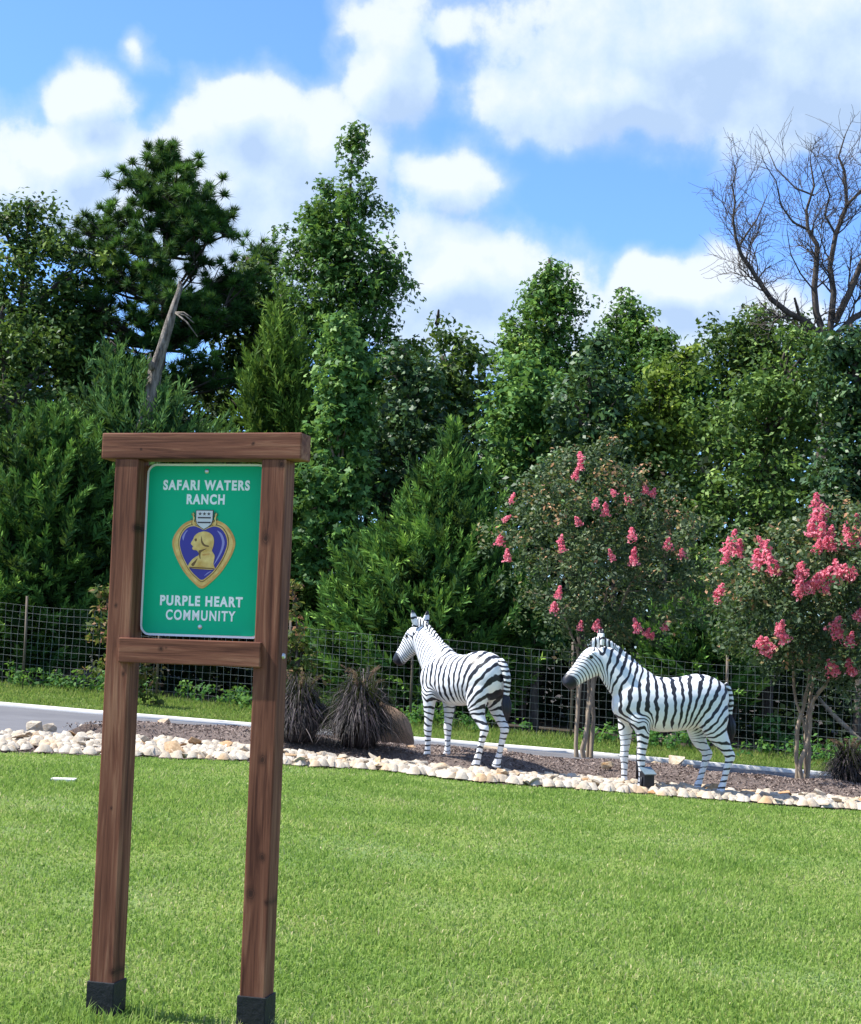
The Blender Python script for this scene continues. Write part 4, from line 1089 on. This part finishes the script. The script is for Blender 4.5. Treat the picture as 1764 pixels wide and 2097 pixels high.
fl2 = [(1451 + .3416 * a, 967.6 + .3416 * b_) for a, b_ in [(150, 390), (120, 440), (180, 450), (110, 510), (290, 520), (320, 420), (350, 480), (380, 540), (400, 570), (75, 700), (50, 750), (650, 170), (690, 215), (640, 270), (680, 280), (620, 330), (680, 350), (735, 360), (700, 420), (740, 430), (660, 440), (830, 340), (835, 400), (890, 380), (905, 300), (560, 580), (555, 620), (550, 700), (590, 690), (640, 655), (690, 620), (770, 580), (770, 640), (840, 600), (870, 590), (710, 690), (435, 930), (440, 965), (310, 1015), (340, 1045), (375, 1045), (770, 910), (790, 960), (855, 1000), (740, 1165), (855, 1165), (905, 850)]]
fl2 += [(1790, 1080), (1800, 1150), (1810, 1040), (1830, 1200)]
myrtle('crape myrtle with dense pink bloom spikes beside the small purple grass', (1640, 1617), None,
       [[(1633, 1617, 0, .055), (1634, 1560, 0, .048), (1630, 1490, .02, .045), (1642, 1430, .03, .04), (1652, 1370, .05, .035), (1648, 1300, .05, .028)],
        [(1643, 1617, -.05, .05), (1640, 1560, -.05, .05), (1660, 1510, -.06, .045), (1662, 1440, -.05, .04), (1690, 1400, -.08, .03), (1712, 1375, -.1, .022)],
        [(1652, 1616, .05, .045), (1662, 1555, .06, .04), (1655, 1500, .08, .035), (1630, 1420, .1, .03), (1628, 1340, .12, .025)],
        [(1648, 1615, .1, .04), (1646, 1500, .12, .038), (1668, 1370, .1, .035), (1690, 1310, .15, .025), (1720, 1250, .15, .018)]],
       [(1040, 1660, 1790), (1080, 1560, 1850), (1130, 1480, 1900), (1200, 1440, 1910), (1270, 1430, 1900), (1330, 1470, 1880), (1380, 1600, 1860)], fl2, 720, 12, .195)


# ------------------------------------------------------------------ zebras
def zebra_mat(name, seed):
    m, nt, b, out = new_mat(name)
    ph = nt.nodes.new('ShaderNodeAttribute'); ph.attribute_name = 'phase'; du = nt.nodes.new('ShaderNodeAttribute'); du.attribute_name = 'duty'
    dk = nt.nodes.new('ShaderNodeAttribute'); dk.attribute_name = 'dark'
    t = nt.nodes.new('ShaderNodeTexCoord'); mp = nt.nodes.new('ShaderNodeMapping'); mp.inputs['Location'].default_value = (seed, seed * 2, 0); nt.links.new(t.outputs['Object'], mp.inputs['Vector'])
    n = noise(nt, 5.5, 2, .5, mp.outputs[0]); n2 = noise(nt, 22, 2, .5, mp.outputs[0])
    f = mathn(nt, 'ADD', ph.outputs['Fac'], mathn(nt, 'MULTIPLY', mathn(nt, 'SUBTRACT', n.outputs['Fac'], .5), 1.15))
    f = mathn(nt, 'ADD', f, mathn(nt, 'MULTIPLY', mathn(nt, 'SUBTRACT', n2.outputs['Fac'], .5), .16))
    s = mathn(nt, 'ABSOLUTE', mathn(nt, 'SUBTRACT', mathn(nt, 'FRACT', f), .5))      # 0 in stripe middle .. .5
    n5 = noise(nt, 3.2, 2, .5, mp.outputs[0])
    dd = mathn(nt, 'MULTIPLY', du.outputs['Fac'], mathn(nt, 'ADD', .55, mathn(nt, 'MULTIPLY', n5.outputs['Fac'], .9)))
    d = mathn(nt, 'SUBTRACT', mathn(nt, 'MULTIPLY', dd, .5), s)
    k = nt.nodes.new('ShaderNodeMapRange'); nt.links.new(d, k.inputs['Value']); k.inputs['From Min'].default_value = -.025; k.inputs['From Max'].default_value = .025
    k = mathn(nt, 'MAXIMUM', k.outputs[0], dk.outputs['Fac'], True)
    n3 = noise(nt, 9, 4, .6, mp.outputs[0]); wh = ramp(nt, [(.3, (.66, .69, .74)), (.7, (.80, .81, .82))], n3.outputs['Fac'])
    c = mixc(nt, k, wh.outputs[0], (.012, .014, .022))
    nt.links.new(c, b.inputs['Base Color']); b.inputs['Roughness'].default_value = .42; b.inputs['Specular IOR Level'].default_value = .4
    n4 = noise(nt, 60, 3, .6, mp.outputs[0]); bump(nt, b, n4.outputs['Fac'], .08, .004)
    return m


def ring(c, u, v, ru, rv, S=22, e=2.2):
    a = np.arange(S) * 2 * np.pi / S; cu = np.sign(np.cos(a)) * np.abs(np.cos(a)) ** (2 / e); sv = np.sign(np.sin(a)) * np.abs(np.sin(a)) ** (2 / e)
    return np.array(c) + cu[:, None] * np.array(u) * ru + sv[:, None] * np.array(v) * rv


def loft(mb, rings):
    S = len(rings[0]); n = len(rings); V = np.concatenate(rings + [[rings[0].mean(0)], [rings[-1].mean(0)]]); Q = [(i * S + k, i * S + (k + 1) % S, (i + 1) * S + (k + 1) % S, (i + 1) * S + k) for i in range(n - 1) for k in range(S)]
    T = [(n * S, (k + 1) % S, k) for k in range(S)] + [(n * S + 1, (n - 1) * S + k, (n - 1) * S + (k + 1) % S) for k in range(S)]
    mb.add(V, Q, T)


def path_loft(mb, pts, S=18, e=2.0):
    """pts: (x, y, z, half depth in the profile plane, half width sideways)"""
    A = np.array(pts, float); C = A[:, :3]; t = np.gradient(C, axis=0); R_ = []
    for i in range(len(A)):
        d = unit(t[i][None])[0]; side = np.array([0, 1., 0]); side = side - side.dot(d) * d; side /= np.linalg.norm(side); u = np.cross(side, d)
        R_.append(ring(C[i], u, side, A[i, 3], A[i, 4], S, e))
    loft(mb, R_)


def evaluated(mb, vox, smooth):
    me = mb.mesh('tmp'); o = bpy.data.objects.new('tmp', me); col.objects.link(o)
    r = o.modifiers.new('r', 'REMESH'); r.mode = 'VOXEL'; r.voxel_size = vox; r.use_smooth_shade = True
    s = o.modifiers.new('s', 'SMOOTH'); s.factor = .5; s.iterations = smooth
    dg = bpy.context.evaluated_depsgraph_get(); ev = o.evaluated_get(dg); m2 = bpy.data.meshes.new_from_object(ev)
    bpy.data.objects.remove(o); bpy.data.meshes.remove(me); return m2


def set_attr(me, name, arr):
    a = me.attributes.new(name, 'FLOAT', 'POINT'); a.data.foreach_set('value', np.asarray(arr, np.float32))


def coords(me):
    c = np.zeros(len(me.vertices) * 3, np.float32); me.vertices.foreach_get('co', c); return c.reshape(-1, 3).astype(float)


def stripes(V, k):
    x, y, z = V[:, 0], V[:, 1], V[:, 2]
    per = k['per']; px, pz = k['pivot']
    # trunk and haunch: upright stripes that fan out round a point below the flank
    th = np.arctan2(px - x, np.maximum(z - pz, .02))
    fan = np.where(x < px, -th * k['R'], x - px)
    f = fan / per
    # neck, carried on from the shoulder stripes
    f0 = (.35 - px) / per; pn = per * k['neck']
    nk = sstep(.95, 1.2, z + .5 * (x - .35)) * sstep(.18, .42, x)
    f = f * (1 - nk) + nk * (f0 + ((x - .35) + .42 * (z - 1.05)) / pn)
    # shoulder chevron
    ch = sstep(.86, .70, z) * sstep(.18, .32, x) * sstep(.66, .52, x)
    f = f * (1 - ch) + ch * ((.37 - px) / per + (np.where(x > .37, (x - .37) * .9, (.37 - x) * .55) - (z - .86) * 1.0) / (per * .85))
    # legs: level rings
    lgf = sstep(.67, .58, z) * sstep(.1, .2, x); lgb = sstep(.66, .52, z) * sstep(-.12, -.24, x)
    ff = (.37 - px) / per + .235 / (per * .85)
    f = f * (1 - lgf) + lgf * (ff + (.625 - z) / .058 + .22 * np.sin(x * 14 + z * 9 + y * 20))
    fb = -math.atan2(px + .42, .59 - pz) * k['R'] / per
    f = f * (1 - lgb) + lgb * (fb + (z - .59) / .066 + .22 * np.sin(x * 12 + z * 9 - y * 18))
    duty = np.full(len(V), k['duty'])
    duty = np.where(nk > .5, k['duty'] * k.get('nd', 1.0), duty)
    lg = np.maximum(lgf, lgb); duty = duty * (1 - lg) + .30 * lg * (.55 + .75 * np.clip(y * np.sign(y) * 8 - .6, 0, 1))
    duty *= 1 - (sstep(.72, .64, z) * sstep(.26, .16, x) * sstep(-.30, -.2, x))       # white belly
    # head: arcs round the mouth
    hd = sstep(.70, .80, x + .45 * (1.35 - z)) * sstep(.60, .72, x) * sstep(.90, 1.02, z)
    dist = np.hypot(x - 1.04, z - 1.07)
    f = f * (1 - hd) + hd * (f0 + (.39 + .42 * .25) / pn + (.38 - dist) / k['head'] + np.abs(y) * 3)
    duty = duty * (1 - hd) + hd * np.where(dist < .42, .30, .30)
    mz = hd * sstep(.118, .10, np.hypot(x - 1.08, z - 1.068))
    hoof = sstep(.035, .02, z) * 0
    return f, duty, np.maximum(mz, hoof)


def zebra(name, label, loc, rz, legs, k, mat, tail_pts):
    root = empty(name, loc, label, 'zebra statue', 'zebra statues', rz)
    mb = MB()
    tr = interp_rings([(-.575, .95, .06, .05), (-.545, .95, .15, .13), (-.47, .945, .215, .195), (-.36, .945, .262, .235), (-.22, .94, .278, .25), (-.05, .905, .272, .255), (.12, .898, .278, .25), (.28, .925, .272, .225), (.42, .93, .245, .195), (.53, .905, .18, .155), (.60, .89, .08, .08)], 34)
    loft(mb, [ring((r[0], 0, r[1]), (0, 1, 0), (0, 0, 1), r[3], r[2], 26, 2.15) for r in tr])
    nkp = interp_rings([(.30, 0, .98, .24, .18), (.42, 0, 1.08, .225, .155), (.54, 0, 1.185, .19, .125), (.64, 0, 1.285, .155, .10), (.715, 0, 1.37, .13, .085), (.76, 0, 1.43, .07, .06)], 16)
    path_loft(mb, nkp, 20, 2.1)
    hdp = interp_rings([(.70, 0, 1.40, .075, .06), (.745, 0, 1.355, .135, .085), (.81, 0, 1.305, .148, .092), (.88, 0, 1.245, .128, .08), (.95, 0, 1.182, .102, .068), (1.01, 0, 1.128, .088, .066), (1.055, 0, 1.085, .082, .064), (1.088, 0, 1.052, .056, .05)], 22)
    path_loft(mb, hdp, 18, 2.2)
    for s in (-1, 1):
        # brow over the eye, nostril flare
        path_loft(mb, [(.81, s * .07, 1.40, .02, .02), (.845, s * .082, 1.378, .026, .022), (.88, s * .07, 1.345, .02, .02)], 8)
        path_loft(mb, [(1.05, s * .035, 1.10, .02, .02), (1.08, s * .045, 1.085, .03, .026), (1.10, s * .03, 1.06, .02, .02)], 8)
    for (fore, s, hx, dx) in legs:
        if fore:
            x0 = hx
            pts = [(.40 + (x0 - .40) * .25, s * .10, .86, .13, .075), (.38 + (x0 - .38) * .6, s * .125, .74, .115, .082), (x0, s * .13, .64, .078, .066), (x0 - .005, s * .13, .52, .058, .052), (x0 + .004, s * .13, .42, .045, .044), (x0 + .008, s * .13, .36, .048, .046), (x0 + .002, s * .13, .29, .038, .038), (x0, s * .13, .17, .032, .033), (x0 + .004, s * .13, .105, .038, .038), (x0 + .018, s * .13, .06, .04, .04), (x0 + .028, s * .13, .028, .05, .047), (x0 + .03, s * .13, 0.0, .054, .05)]
        else:
            # hoof at hx: stifle forward and high, hock backward, shank near upright
            pts = [(-.33 + (hx + .40) * .3, s * .11, .90, .19, .10), (-.35 + (hx + .40) * .45, s * .13, .77, .165, .105), (-.355 + (hx + .40) * .7, s * .135, .65, .118, .085), (hx + dx * .35 + .02, s * .135, .54, .078, .062), (hx + dx * .75 - .01, s * .132, .46, .056, .046), (hx + dx - .03, s * .13, .405, .056, .043), (hx + dx * .9 - .02, s * .13, .35, .042, .038), (hx + dx * .55 - .008, s * .13, .24, .034, .034), (hx + dx * .25, s * .13, .15, .034, .034), (hx + .004, s * .13, .10, .04, .039), (hx + .015, s * .13, .06, .04, .04), (hx + .027, s * .13, .028, .05, .047), (hx + .03, s * .13, 0.0, .054, .05)]
        path_loft(mb, interp_rings(pts, 30), 16)
    body = evaluated(mb, .0125, 7); V = coords(body); f, d, dk = stripes(V, k); set_attr(body, 'phase', f); set_attr(body, 'duty', d); set_attr(body, 'dark', dk)
    body.polygons.foreach_set('use_smooth', np.ones(len(body.polygons), bool)); body.materials.clear(); link_mesh('body', body, mat, root)
    # mane: upright comb along the crest
    crest = interp_rings([(.24, 1.185, .02), (.33, 1.215, .055), (.42, 1.285, .062), (.52, 1.365, .062), (.61, 1.435, .06), (.69, 1.485, .058), (.745, 1.505, .06), (.795, 1.49, .055), (.83, 1.455, .025)], 60)
    mb = MB(); R_ = []
    for i, (cx, cz, h) in enumerate(crest):
        tdx, tdz = np.gradient(crest[:, 0])[i], np.gradient(crest[:, 1])[i]; L = math.hypot(tdx, tdz); nx, nz = -tdz / L, tdx / L
        hh = h * (1 + .10 * math.sin(i * 2.1)); w = .018
        b0 = np.array([cx - nx * .05, 0, cz - nz * .05]); up = np.array([nx, 0, nz]); sd = np.array([0, 1, 0])
        R_.append(np.array([b0 + sd * w, b0 + up * (.05 + hh * .7) + sd * w * .8, b0 + up * (.05 + hh) + sd * w * .25, b0 + up * (.05 + hh) - sd * w * .25, b0 + up * (.05 + hh * .7) - sd * w * .8, b0 - sd * w]))
    loft(mb, R_); me = mb.mesh('mane', True); V = coords(me); f, d, dk = stripes(np.stack([V[:, 0], V[:, 1] * 0, np.minimum(V[:, 2], 1.5)], -1), k)
    f = np.where(V[:, 0] > .6, V[:, 0] / .045, f); set_attr(me, 'phase', f); set_attr(me, 'duty', np.full(len(V), .48)); set_attr(me, 'dark', np.zeros(len(V))); link_mesh('mane', me, mat, root)
    for s in (-1, 1):
        mb = MB(); S = 10; R_ = []
        for t in np.linspace(0, 1, 9):
            w = .042 * math.sin(math.pi * (.16 + .80 * t)) ** .8 + .003; c = np.array([.735 + .008 * t, s * (.066 + .05 * t), 1.455 + .185 * t])
            a = np.arange(S) * 2 * np.pi / S; R_.append(c + np.stack([np.cos(a) * w * .45 - .010 * (np.abs(np.sin(a))), np.sin(a) * w * 1.0, 0 * a], -1))
        loft(mb, R_); me = mb.mesh('ear', True); V = coords(me); set_attr(me, 'phase', V[:, 2] / .075); set_attr(me, 'duty', np.full(len(V), .30)); set_attr(me, 'dark', sstep(1.60, 1.615, V[:, 2])); link_mesh('ear', me, mat, root)
        bm = bmesh.new(); bmesh.ops.create_uvsphere(bm, u_segments=14, v_segments=10, radius=.021); me = bpy.data.meshes.new('eye'); bm.to_mesh(me); bm.free(); link_mesh('eye', me, MAT['eye'], root, (.843, s * .083, 1.355))
    tp = interp_rings(tail_pts, 24); mb = MB(); mb.tube(tp[:, :3], tp[:, 3], 10)
    me = mb.mesh('tail', True); V = coords(me); set_attr(me, 'phase', V[:, 2] / .052); set_attr(me, 'duty', np.full(len(V), .48)); set_attr(me, 'dark', np.zeros(len(V))); t = link_mesh('tail', me, mat, root)
    e = tp[-1]; mb = MB()
    for j in range(9):
        a = j * .7; o_ = np.array([math.cos(a), math.sin(a), 0]) * .012
        mb.tube([e[:3] + o_ + [0, 0, .04], e[:3] + o_ * 3 + [-.01, 0, -.06], e[:3] + o_ * 2.6 + [-.02, 0, -.14], e[:3] + o_ * .6 + [-.025, 0, -.22 - .01 * (j % 3)]], [.014, .021, .017, .004], 6)
    mb.build('tail_tuft', MAT['muzzle_black'], t, True)
    return root


def bed_z(x, y): return float(terrain(x, y) + mound(np.array([x]), np.array([y]))[0])


g2 = G(1373, 1610, .07); g2.z = bed_z(g2.x, g2.y) - .01
Z2 = zebra('zebra_statue', 'striped zebra statue standing in profile beside the rock border', g2, math.pi + .03,
      [(1, 1, .315, 0), (1, -1, .445, 0), (0, 1, -.50, -.045), (0, -1, -.315, -.055)],
      dict(per=.086, pivot=(-.02, .30), R=.80, neck=.95, duty=.41, head=.034, nd=1.0), zebra_mat('zebra_paint', 0.0),
      [(-.53, 0, 1.12, .035), (-.575, 0, 1.06, .034), (-.60, 0, .95, .03), (-.595, 0, .85, .025), (-.59, 0, .78, .022)])
g1 = G(946, 1558, .10); g1.z = bed_z(g1.x, g1.y) - .01
Z1 = zebra('zebra_statue', 'striped zebra statue turned away, showing rump and hanging tail', g1, math.radians(180 - 47),
      [(1, 1, .40, 0), (1, -1, .36, 0), (0, 1, -.37, -.06), (0, -1, -.42, -.05)],
      dict(per=.080, pivot=(-.06, .42), R=.56, neck=.62, duty=.41, head=.032, nd=.80), zebra_mat('zebra_paint_fine', 3.7),
      [(-.53, 0, 1.12, .04), (-.585, 0, 1.07, .042), (-.625, -.01, .95, .04), (-.62, -.02, .83, .034), (-.61, -.02, .74, .03)])


def build_floodlight():
    g = G(1312, 1607, .05); g = Vector((g.x + .02, g.y - .32, bed_z(g.x, g.y - .32)))
    root = empty('floodlight', g, 'black ground floodlight with glass front at the zebra hoof', 'floodlight', rz=.35)
    bevel_box('lamp_body', (-.055, -.05, .05), (.055, .06, .20), MAT['black_metal'], root, .01)
    o = bevel_box('lamp_glass', (-.062, -.07, .0), (.062, .07, .012), MAT['lens'], root, .003); o.location = (0, -.01, .205); o.rotation_euler = (.45, 0, 0)
    mb = MB(); mb.tube([(0, .02, -.1), (0, .02, .06)], .014, 8); mb.build('stake', MAT['black_metal'], root)
    mb = MB(); mb.box((-.07, -.012, .03), (-.058, .012, .15)); mb.box((.058, -.012, .03), (.07, .012, .15)); mb.build('bracket', MAT['black_metal'], root)
    for px, lab in ((1279, 'dark steel stake bracing the outer front leg of the zebra'), (1306, 'dark steel stake bracing the inner front leg of the zebra')):
        g = G(px, 1597, .06); z = bed_z(g.x, g.y + .02); mb = MB(); mb.box((-.014, -.01, -.05), (.014, .01, .34)); o = mb.build('support_stake', MAT['black_metal'], None, False, (g.x, g.y + .02, z)); props(o, lab, 'stake')


Z1.scale = (.95, .95, .95); Z2.scale = (.97, .97, .97)
build_floodlight()


# ------------------------------------------------------------------ sign
def poly_obj(name, pts, y0, th, mat, parent, bev=0):
    """flat outline (x,z) given thickness towards the viewer (-y)"""
    bm = bmesh.new(); vs = [bm.verts.new((p[0], y0, p[1])) for p in pts]; f = bm.faces.new(vs)
    if f.normal.y > 0: f.normal_flip()
    f.normal_update()
    r = bmesh.ops.extrude_face_region(bm, geom=[f]); nv = [g for g in r['geom'] if isinstance(g, bmesh.types.BMVert)]
    bmesh.ops.translate(bm, verts=nv, vec=(0, -th, 0)); bmesh.ops.recalc_face_normals(bm, faces=bm.faces[:])
    bmesh.ops.triangulate(bm, faces=[q for q in bm.faces if len(q.verts) > 4])
    me = bpy.data.meshes.new(name); bm.to_mesh(me); bm.free(); return link_mesh(name, me, mat, parent)


def rrect(w, h, r, cx=0, cz=0, n=7):
    out = []
    for sx, sz, a0 in ((1, 1, 0), (-1, 1, 90), (-1, -1, 180), (1, -1, 270)):
        for i in range(n):
            a = math.radians(a0 + 90 * i / (n - 1)); out.append((cx + sx * (w / 2 - r) + r * math.cos(a), cz + sz * (h / 2 - r) + r * math.sin(a)))
    return out


def catmull(pts, per=6, closed=True):
    n = len(pts); out = []
    for i in range(n):
        p0, p1, p2, p3 = (np.array(pts[(i + k - 1) % n]) for k in range(4))
        for j in range(per):
            t = j / per; out.append(tuple(.5 * (2 * p1 + (-p0 + p2) * t + (2 * p0 - 5 * p1 + 4 * p2 - p3) * t * t + (-p0 + 3 * p1 - 3 * p2 + p3) * t ** 3)))
    return out


def plain(name, c, rough=.45, spec=.4, metal=0., var=.08):
    return pmat(name, tuple(v * (1 - var) for v in c), tuple(min(1, v * (1 + var)) for v in c), 6, rough, 0, spec=spec, metal=metal)


def text_obj(name, body, width, cap, cx, cz, y, mat, parent, bold=.044):
    cu = bpy.data.curves.new(name, 'FONT'); cu.body = body; cu.align_x = 'CENTER'; cu.align_y = 'CENTER'; cu.size = 1; cu.offset = bold; cu.extrude = .004; cu.space_character = 1.22
    o = bpy.data.objects.new(name, cu); col.objects.link(o); dg = bpy.context.evaluated_depsgraph_get(); me = bpy.data.meshes.new_from_object(o.evaluated_get(dg)); bpy.data.objects.remove(o)
    V = coords(me); mn, mx = V.min(0), V.max(0); sx = width / (mx[0] - mn[0]); sz = cap / (mx[1] - mn[1]); c = (mn + mx) / 2
    out = np.stack([(V[:, 0] - c[0]) * sx + cx, y - (V[:, 2] - mn[2]) * .10, (V[:, 1] - c[1]) * sz + cz], -1)
    me.vertices.foreach_set('co', out.astype(np.float32).ravel()); me.materials.clear(); me.update(); return link_mesh(name, me, mat, parent)


def build_sign():
    SX, SY, YAW = -1.1201, 5.491, -math.radians(15)
    gz = float(terrain(SX, SY)); root = empty('community_sign', (SX, SY, gz), 'brown timber sign frame holding a green community panel on the lawn', 'sign', rz=YAW)
    w = .09; gap = .5522; hb = 1.932 - gz; bz = .092
    top = hb
    lp = bevel_box('post', (0, 0, -.12), (w, w, top), MAT['wood_z'], root, .005); rp = bevel_box('post', (gap, 0, -.16), (gap + w, w, top), MAT['wood_z'], root, .005)
    bevel_box('top_beam', (-.053, -.004, top), (-.053 + .749, w + .004, top + bz), MAT['wood_x'], root, .005)
    zr = top - .012 - .61 - .006
    bevel_box('lower_rail', (w - .036, -.014, zr - .086), (gap + .030, .05, zr), MAT['wood_x'], root, .004)
    # stained knots
    hs = .1237 - gz
    for x0 in (0, gap):
        s = bevel_box('post_sleeve', (x0 - .006, -.006, -.16), (x0 + w + .006, w + .006, hs), MAT['rubber'], root, .003)
    # bolts on the side of the right post
    bm = bmesh.new(); bmesh.ops.create_cone(bm, cap_ends=True, segments=14, radius1=.011, radius2=.008, depth=.008); me = bpy.data.meshes.new('bolt'); bm.to_mesh(me); bm.free()
    bo = link_mesh('bolt', me, MAT['screw'], root, (gap + w + .003, .045, zr - .045)); bo.rotation_euler = (0, math.pi / 2, 0)
    # panel ------------------------------------------------------------
    cx = w + (gap - w) / 2; cz = top - .008 - .305; yb = .074
    PW, PH = .457, .609
    green = plain('sign_green', (.0, .46, .235), .5, .2, var=.04); white = plain('sign_white', (.90, .93, .93), .4, .4, var=.02)
    gold = pmat('print_gold', (.55, .22, .03), (.90, .50, .14), 14, .35, .2, spec=.5); gold2 = pmat('print_pale_gold', (.66, .36, .07), (.97, .68, .24), 30, .4, .4, spec=.5)
    violet = plain('print_violet', (.035, .022, .30), .3, .5); pale = plain('print_pale', (.72, .70, .72), .4); dark = plain('print_dark', (.06, .045, .05), .5); shade = plain('print_brown', (.20, .10, .03), .5)
    shine = plain('print_highlight', (.30, .27, .62), .3)
    pan = poly_obj('panel', rrect(PW, PH, .036, cx, cz), yb, .003, white, root)
    poly_obj('green_face', rrect(PW - .016, PH - .016, .029, cx, cz), yb - .0028, .001, green, pan)
    yt = yb - .0042
    ztop = cz + PH / 2
    text_obj('lettering', 'SAFARI WATERS', .328, .0365, cx, ztop - .076, yt, white, pan)
    text_obj('lettering', 'RANCH', .144, .0365, cx, ztop - .126, yt, white, pan)
    text_obj('lettering', 'PURPLE HEART', .311, .0365, cx, ztop - .484, yt, white, pan)
    text_obj('lettering', 'COMMUNITY', .262, .0365, cx, ztop - .534, yt, white, pan, .028)
    # emblem, outlines in units of the photographed panel
    def E(pts): return [(cx + (x / 3280.), ztop - (y + 142) / 3566.) for x, y in pts]
    half_o = [(0, 600), (80, 572), (170, 575), (270, 630), (350, 730), (388, 830), (378, 930), (325, 1060), (230, 1220), (110, 1350), (0, 1425)]
    half_i = [(0, 694), (60, 668), (130, 648), (205, 672), (265, 745), (292, 840), (280, 930), (235, 1050), (150, 1190), (70, 1272), (0, 1318)]

    def heart(h, sc_=1.0, c=(0, 960)):
        right = catmull(h + [(-x, y) for x, y in h[-2:0:-1]], 5)
        return E([(c[0] + (x - c[0]) * sc_, c[1] + (y - c[1]) * sc_) for x, y in right])
    rim = poly_obj('heart_rim', heart(half_o), yt + .0006, .0022, gold, pan)
    poly_obj('rim_bevel', heart(half_o, .93), yt - .0012, .001, gold2, rim)
    poly_obj('rim_groove', heart(half_i, 1.075), yt - .0020, .0009, shade, rim)
    poly_obj('rim_lip', heart(half_i, 1.045), yt - .0027, .0009, gold2, rim)
    fld = poly_obj('heart_field', heart(half_i), yt - .0034, .0009, violet, pan)
    poly_obj('field_highlight', E(catmull([(165, 700), (225, 740), (262, 840), (245, 940), (200, 1040), (130, 1150), (175, 1050), (215, 950), (232, 850), (205, 760)], 4)), yt - .0041, .0006, shine, fld)
    poly_obj('field_highlight', E(catmull([(-250, 830), (-262, 780), (-225, 715), (-200, 700), (-225, 745), (-240, 790)], 4)), yt - .0041, .0006, shine, fld)
    poly_obj('field_highlight', E(catmull([(30, 1270), (80, 1235), (120, 1205), (70, 1225)], 4)), yt - .0041, .0006, shine, fld)
    def cx_(y): return 875 - (y - 440) * .042
    bust = [(870, 712), (930, 725), (975, 765), (992, 830), (982, 900), (966, 950), (985, 985), (1000, 1020), (990, 1080), (985, 1120), (996, 1182), (850, 1186), (690, 1172), (676, 1135), (720, 1070), (770, 1030), (803, 1010), (797, 972), (772, 950), (737, 946), (722, 922), (735, 905), (718, 886), (706, 862), (735, 812), (753, 770), (800, 730)]
    E2 = lambda pts: E([(x - cx_(y), y) for x, y in pts])
    bu = poly_obj('bust_profile', E2(catmull(bust, 3)), yt - .0041, .0024, gold2, pan)
    poly_obj('hair_line', E2(catmull([(838, 770), (850, 830), (880, 875), (930, 890), (925, 905), (870, 895), (835, 850)], 3)), yt - .0064, .0006, shade, bu)
    poly_obj('jaw_shadow', E2(catmull([(803, 960), (850, 940), (905, 925), (860, 955), (828, 985), (826, 1060), (812, 1030)], 3)), yt - .0064, .0006, shade, bu)
    poly_obj('eye_shadow', E2(catmull([(752, 815), (775, 800), (782, 825), (765, 840)], 3)), yt - .0064, .0006, shade, bu)
    poly_obj('coat_fold', E2(catmull([(712, 1130), (760, 1080), (790, 1050), (770, 1100), (740, 1150)], 3)), yt - .0064, .0006, shade, bu)
    poly_obj('coat_fold', E2(catmull([(850, 1000), (930, 985), (940, 1000), (860, 1016)], 3)), yt - .0064, .0006, gold, bu)
    poly_obj('coat_hem', E2([(690, 1158), (990, 1168), (994, 1182), (690, 1174)]), yt - .0064, .0006, shade, bu)
    sh = [(-101, 452), (101, 452), (100, 570), (84, 620), (45, 655), (0, 682), (-45, 655), (-84, 620), (-100, 570)]
    sd = poly_obj('shield', E([(x * 1.09, 565 + (y - 565) * 1.07) for x, y in sh]), yt - .0030, .0014, dark, pan)
    poly_obj('shield_face', E(sh), yt - .0043, .0008, pale, sd)
    for y_ in (540, 600): poly_obj('shield_bar', E([(-82, y_ - 9), (82, y_ - 9), (80, y_ + 9), (-80, y_ + 9)]), yt - .0050, .0006, dark, sd)
    for x_ in (-54, 0, 54):
        st = [(x_ + (24 if i % 2 == 0 else 10) * math.sin(i * math.pi / 5), 492 - (24 if i % 2 == 0 else 10) * math.cos(i * math.pi / 5)) for i in range(10)]
        poly_obj('shield_star', E(st), yt - .0050, .0006, dark, sd)
    for s in (-1, 1):
        spr = poly_obj('leaf_sprig', E(catmull([(s * 112, 640), (s * 122, 560), (s * 130, 480), (s * 150, 490), (s * 140, 560), (s * 150, 640)], 3)), yt - .0024, .0010, gold2, pan)
        for q, (lx, ly) in enumerate([(150, 620), (120, 580), (158, 560), (122, 520), (155, 500), (130, 480)]):
            poly_obj('leaf', E(catmull([(s * (lx - 12), ly + 18), (s * (lx - 2), ly + 2), (s * (lx + 8), ly - 22), (s * (lx + 6), ly + 6)], 3)), yt - .0036, .0006, (dark if q % 2 else shade), spr)
    for dz_ in (.027, .574):
        bm = bmesh.new(); bmesh.ops.create_uvsphere(bm, u_segments=16, v_segments=8, radius=.0085)
        for v in bm.verts: v.co.y *= .45
        me = bpy.data.meshes.new('screw'); bm.to_mesh(me); bm.free(); me.polygons.foreach_set('use_smooth', [True] * len(me.polygons)); link_mesh('screw', me, MAT['screw'], pan, (cx, yb - .005, ztop - dz_))
    # cleats behind the panel that carry it
    bevel_box('cleat', (w, yb + .001, ztop - .05), (gap, w - .001, ztop - .006), MAT['wood_x'], root, .002)
    bevel_box('cleat', (w, yb + .001, ztop - PH + .012), (gap, w - .001, ztop - PH + .055), MAT['wood_x'], root, .002)


build_sign()
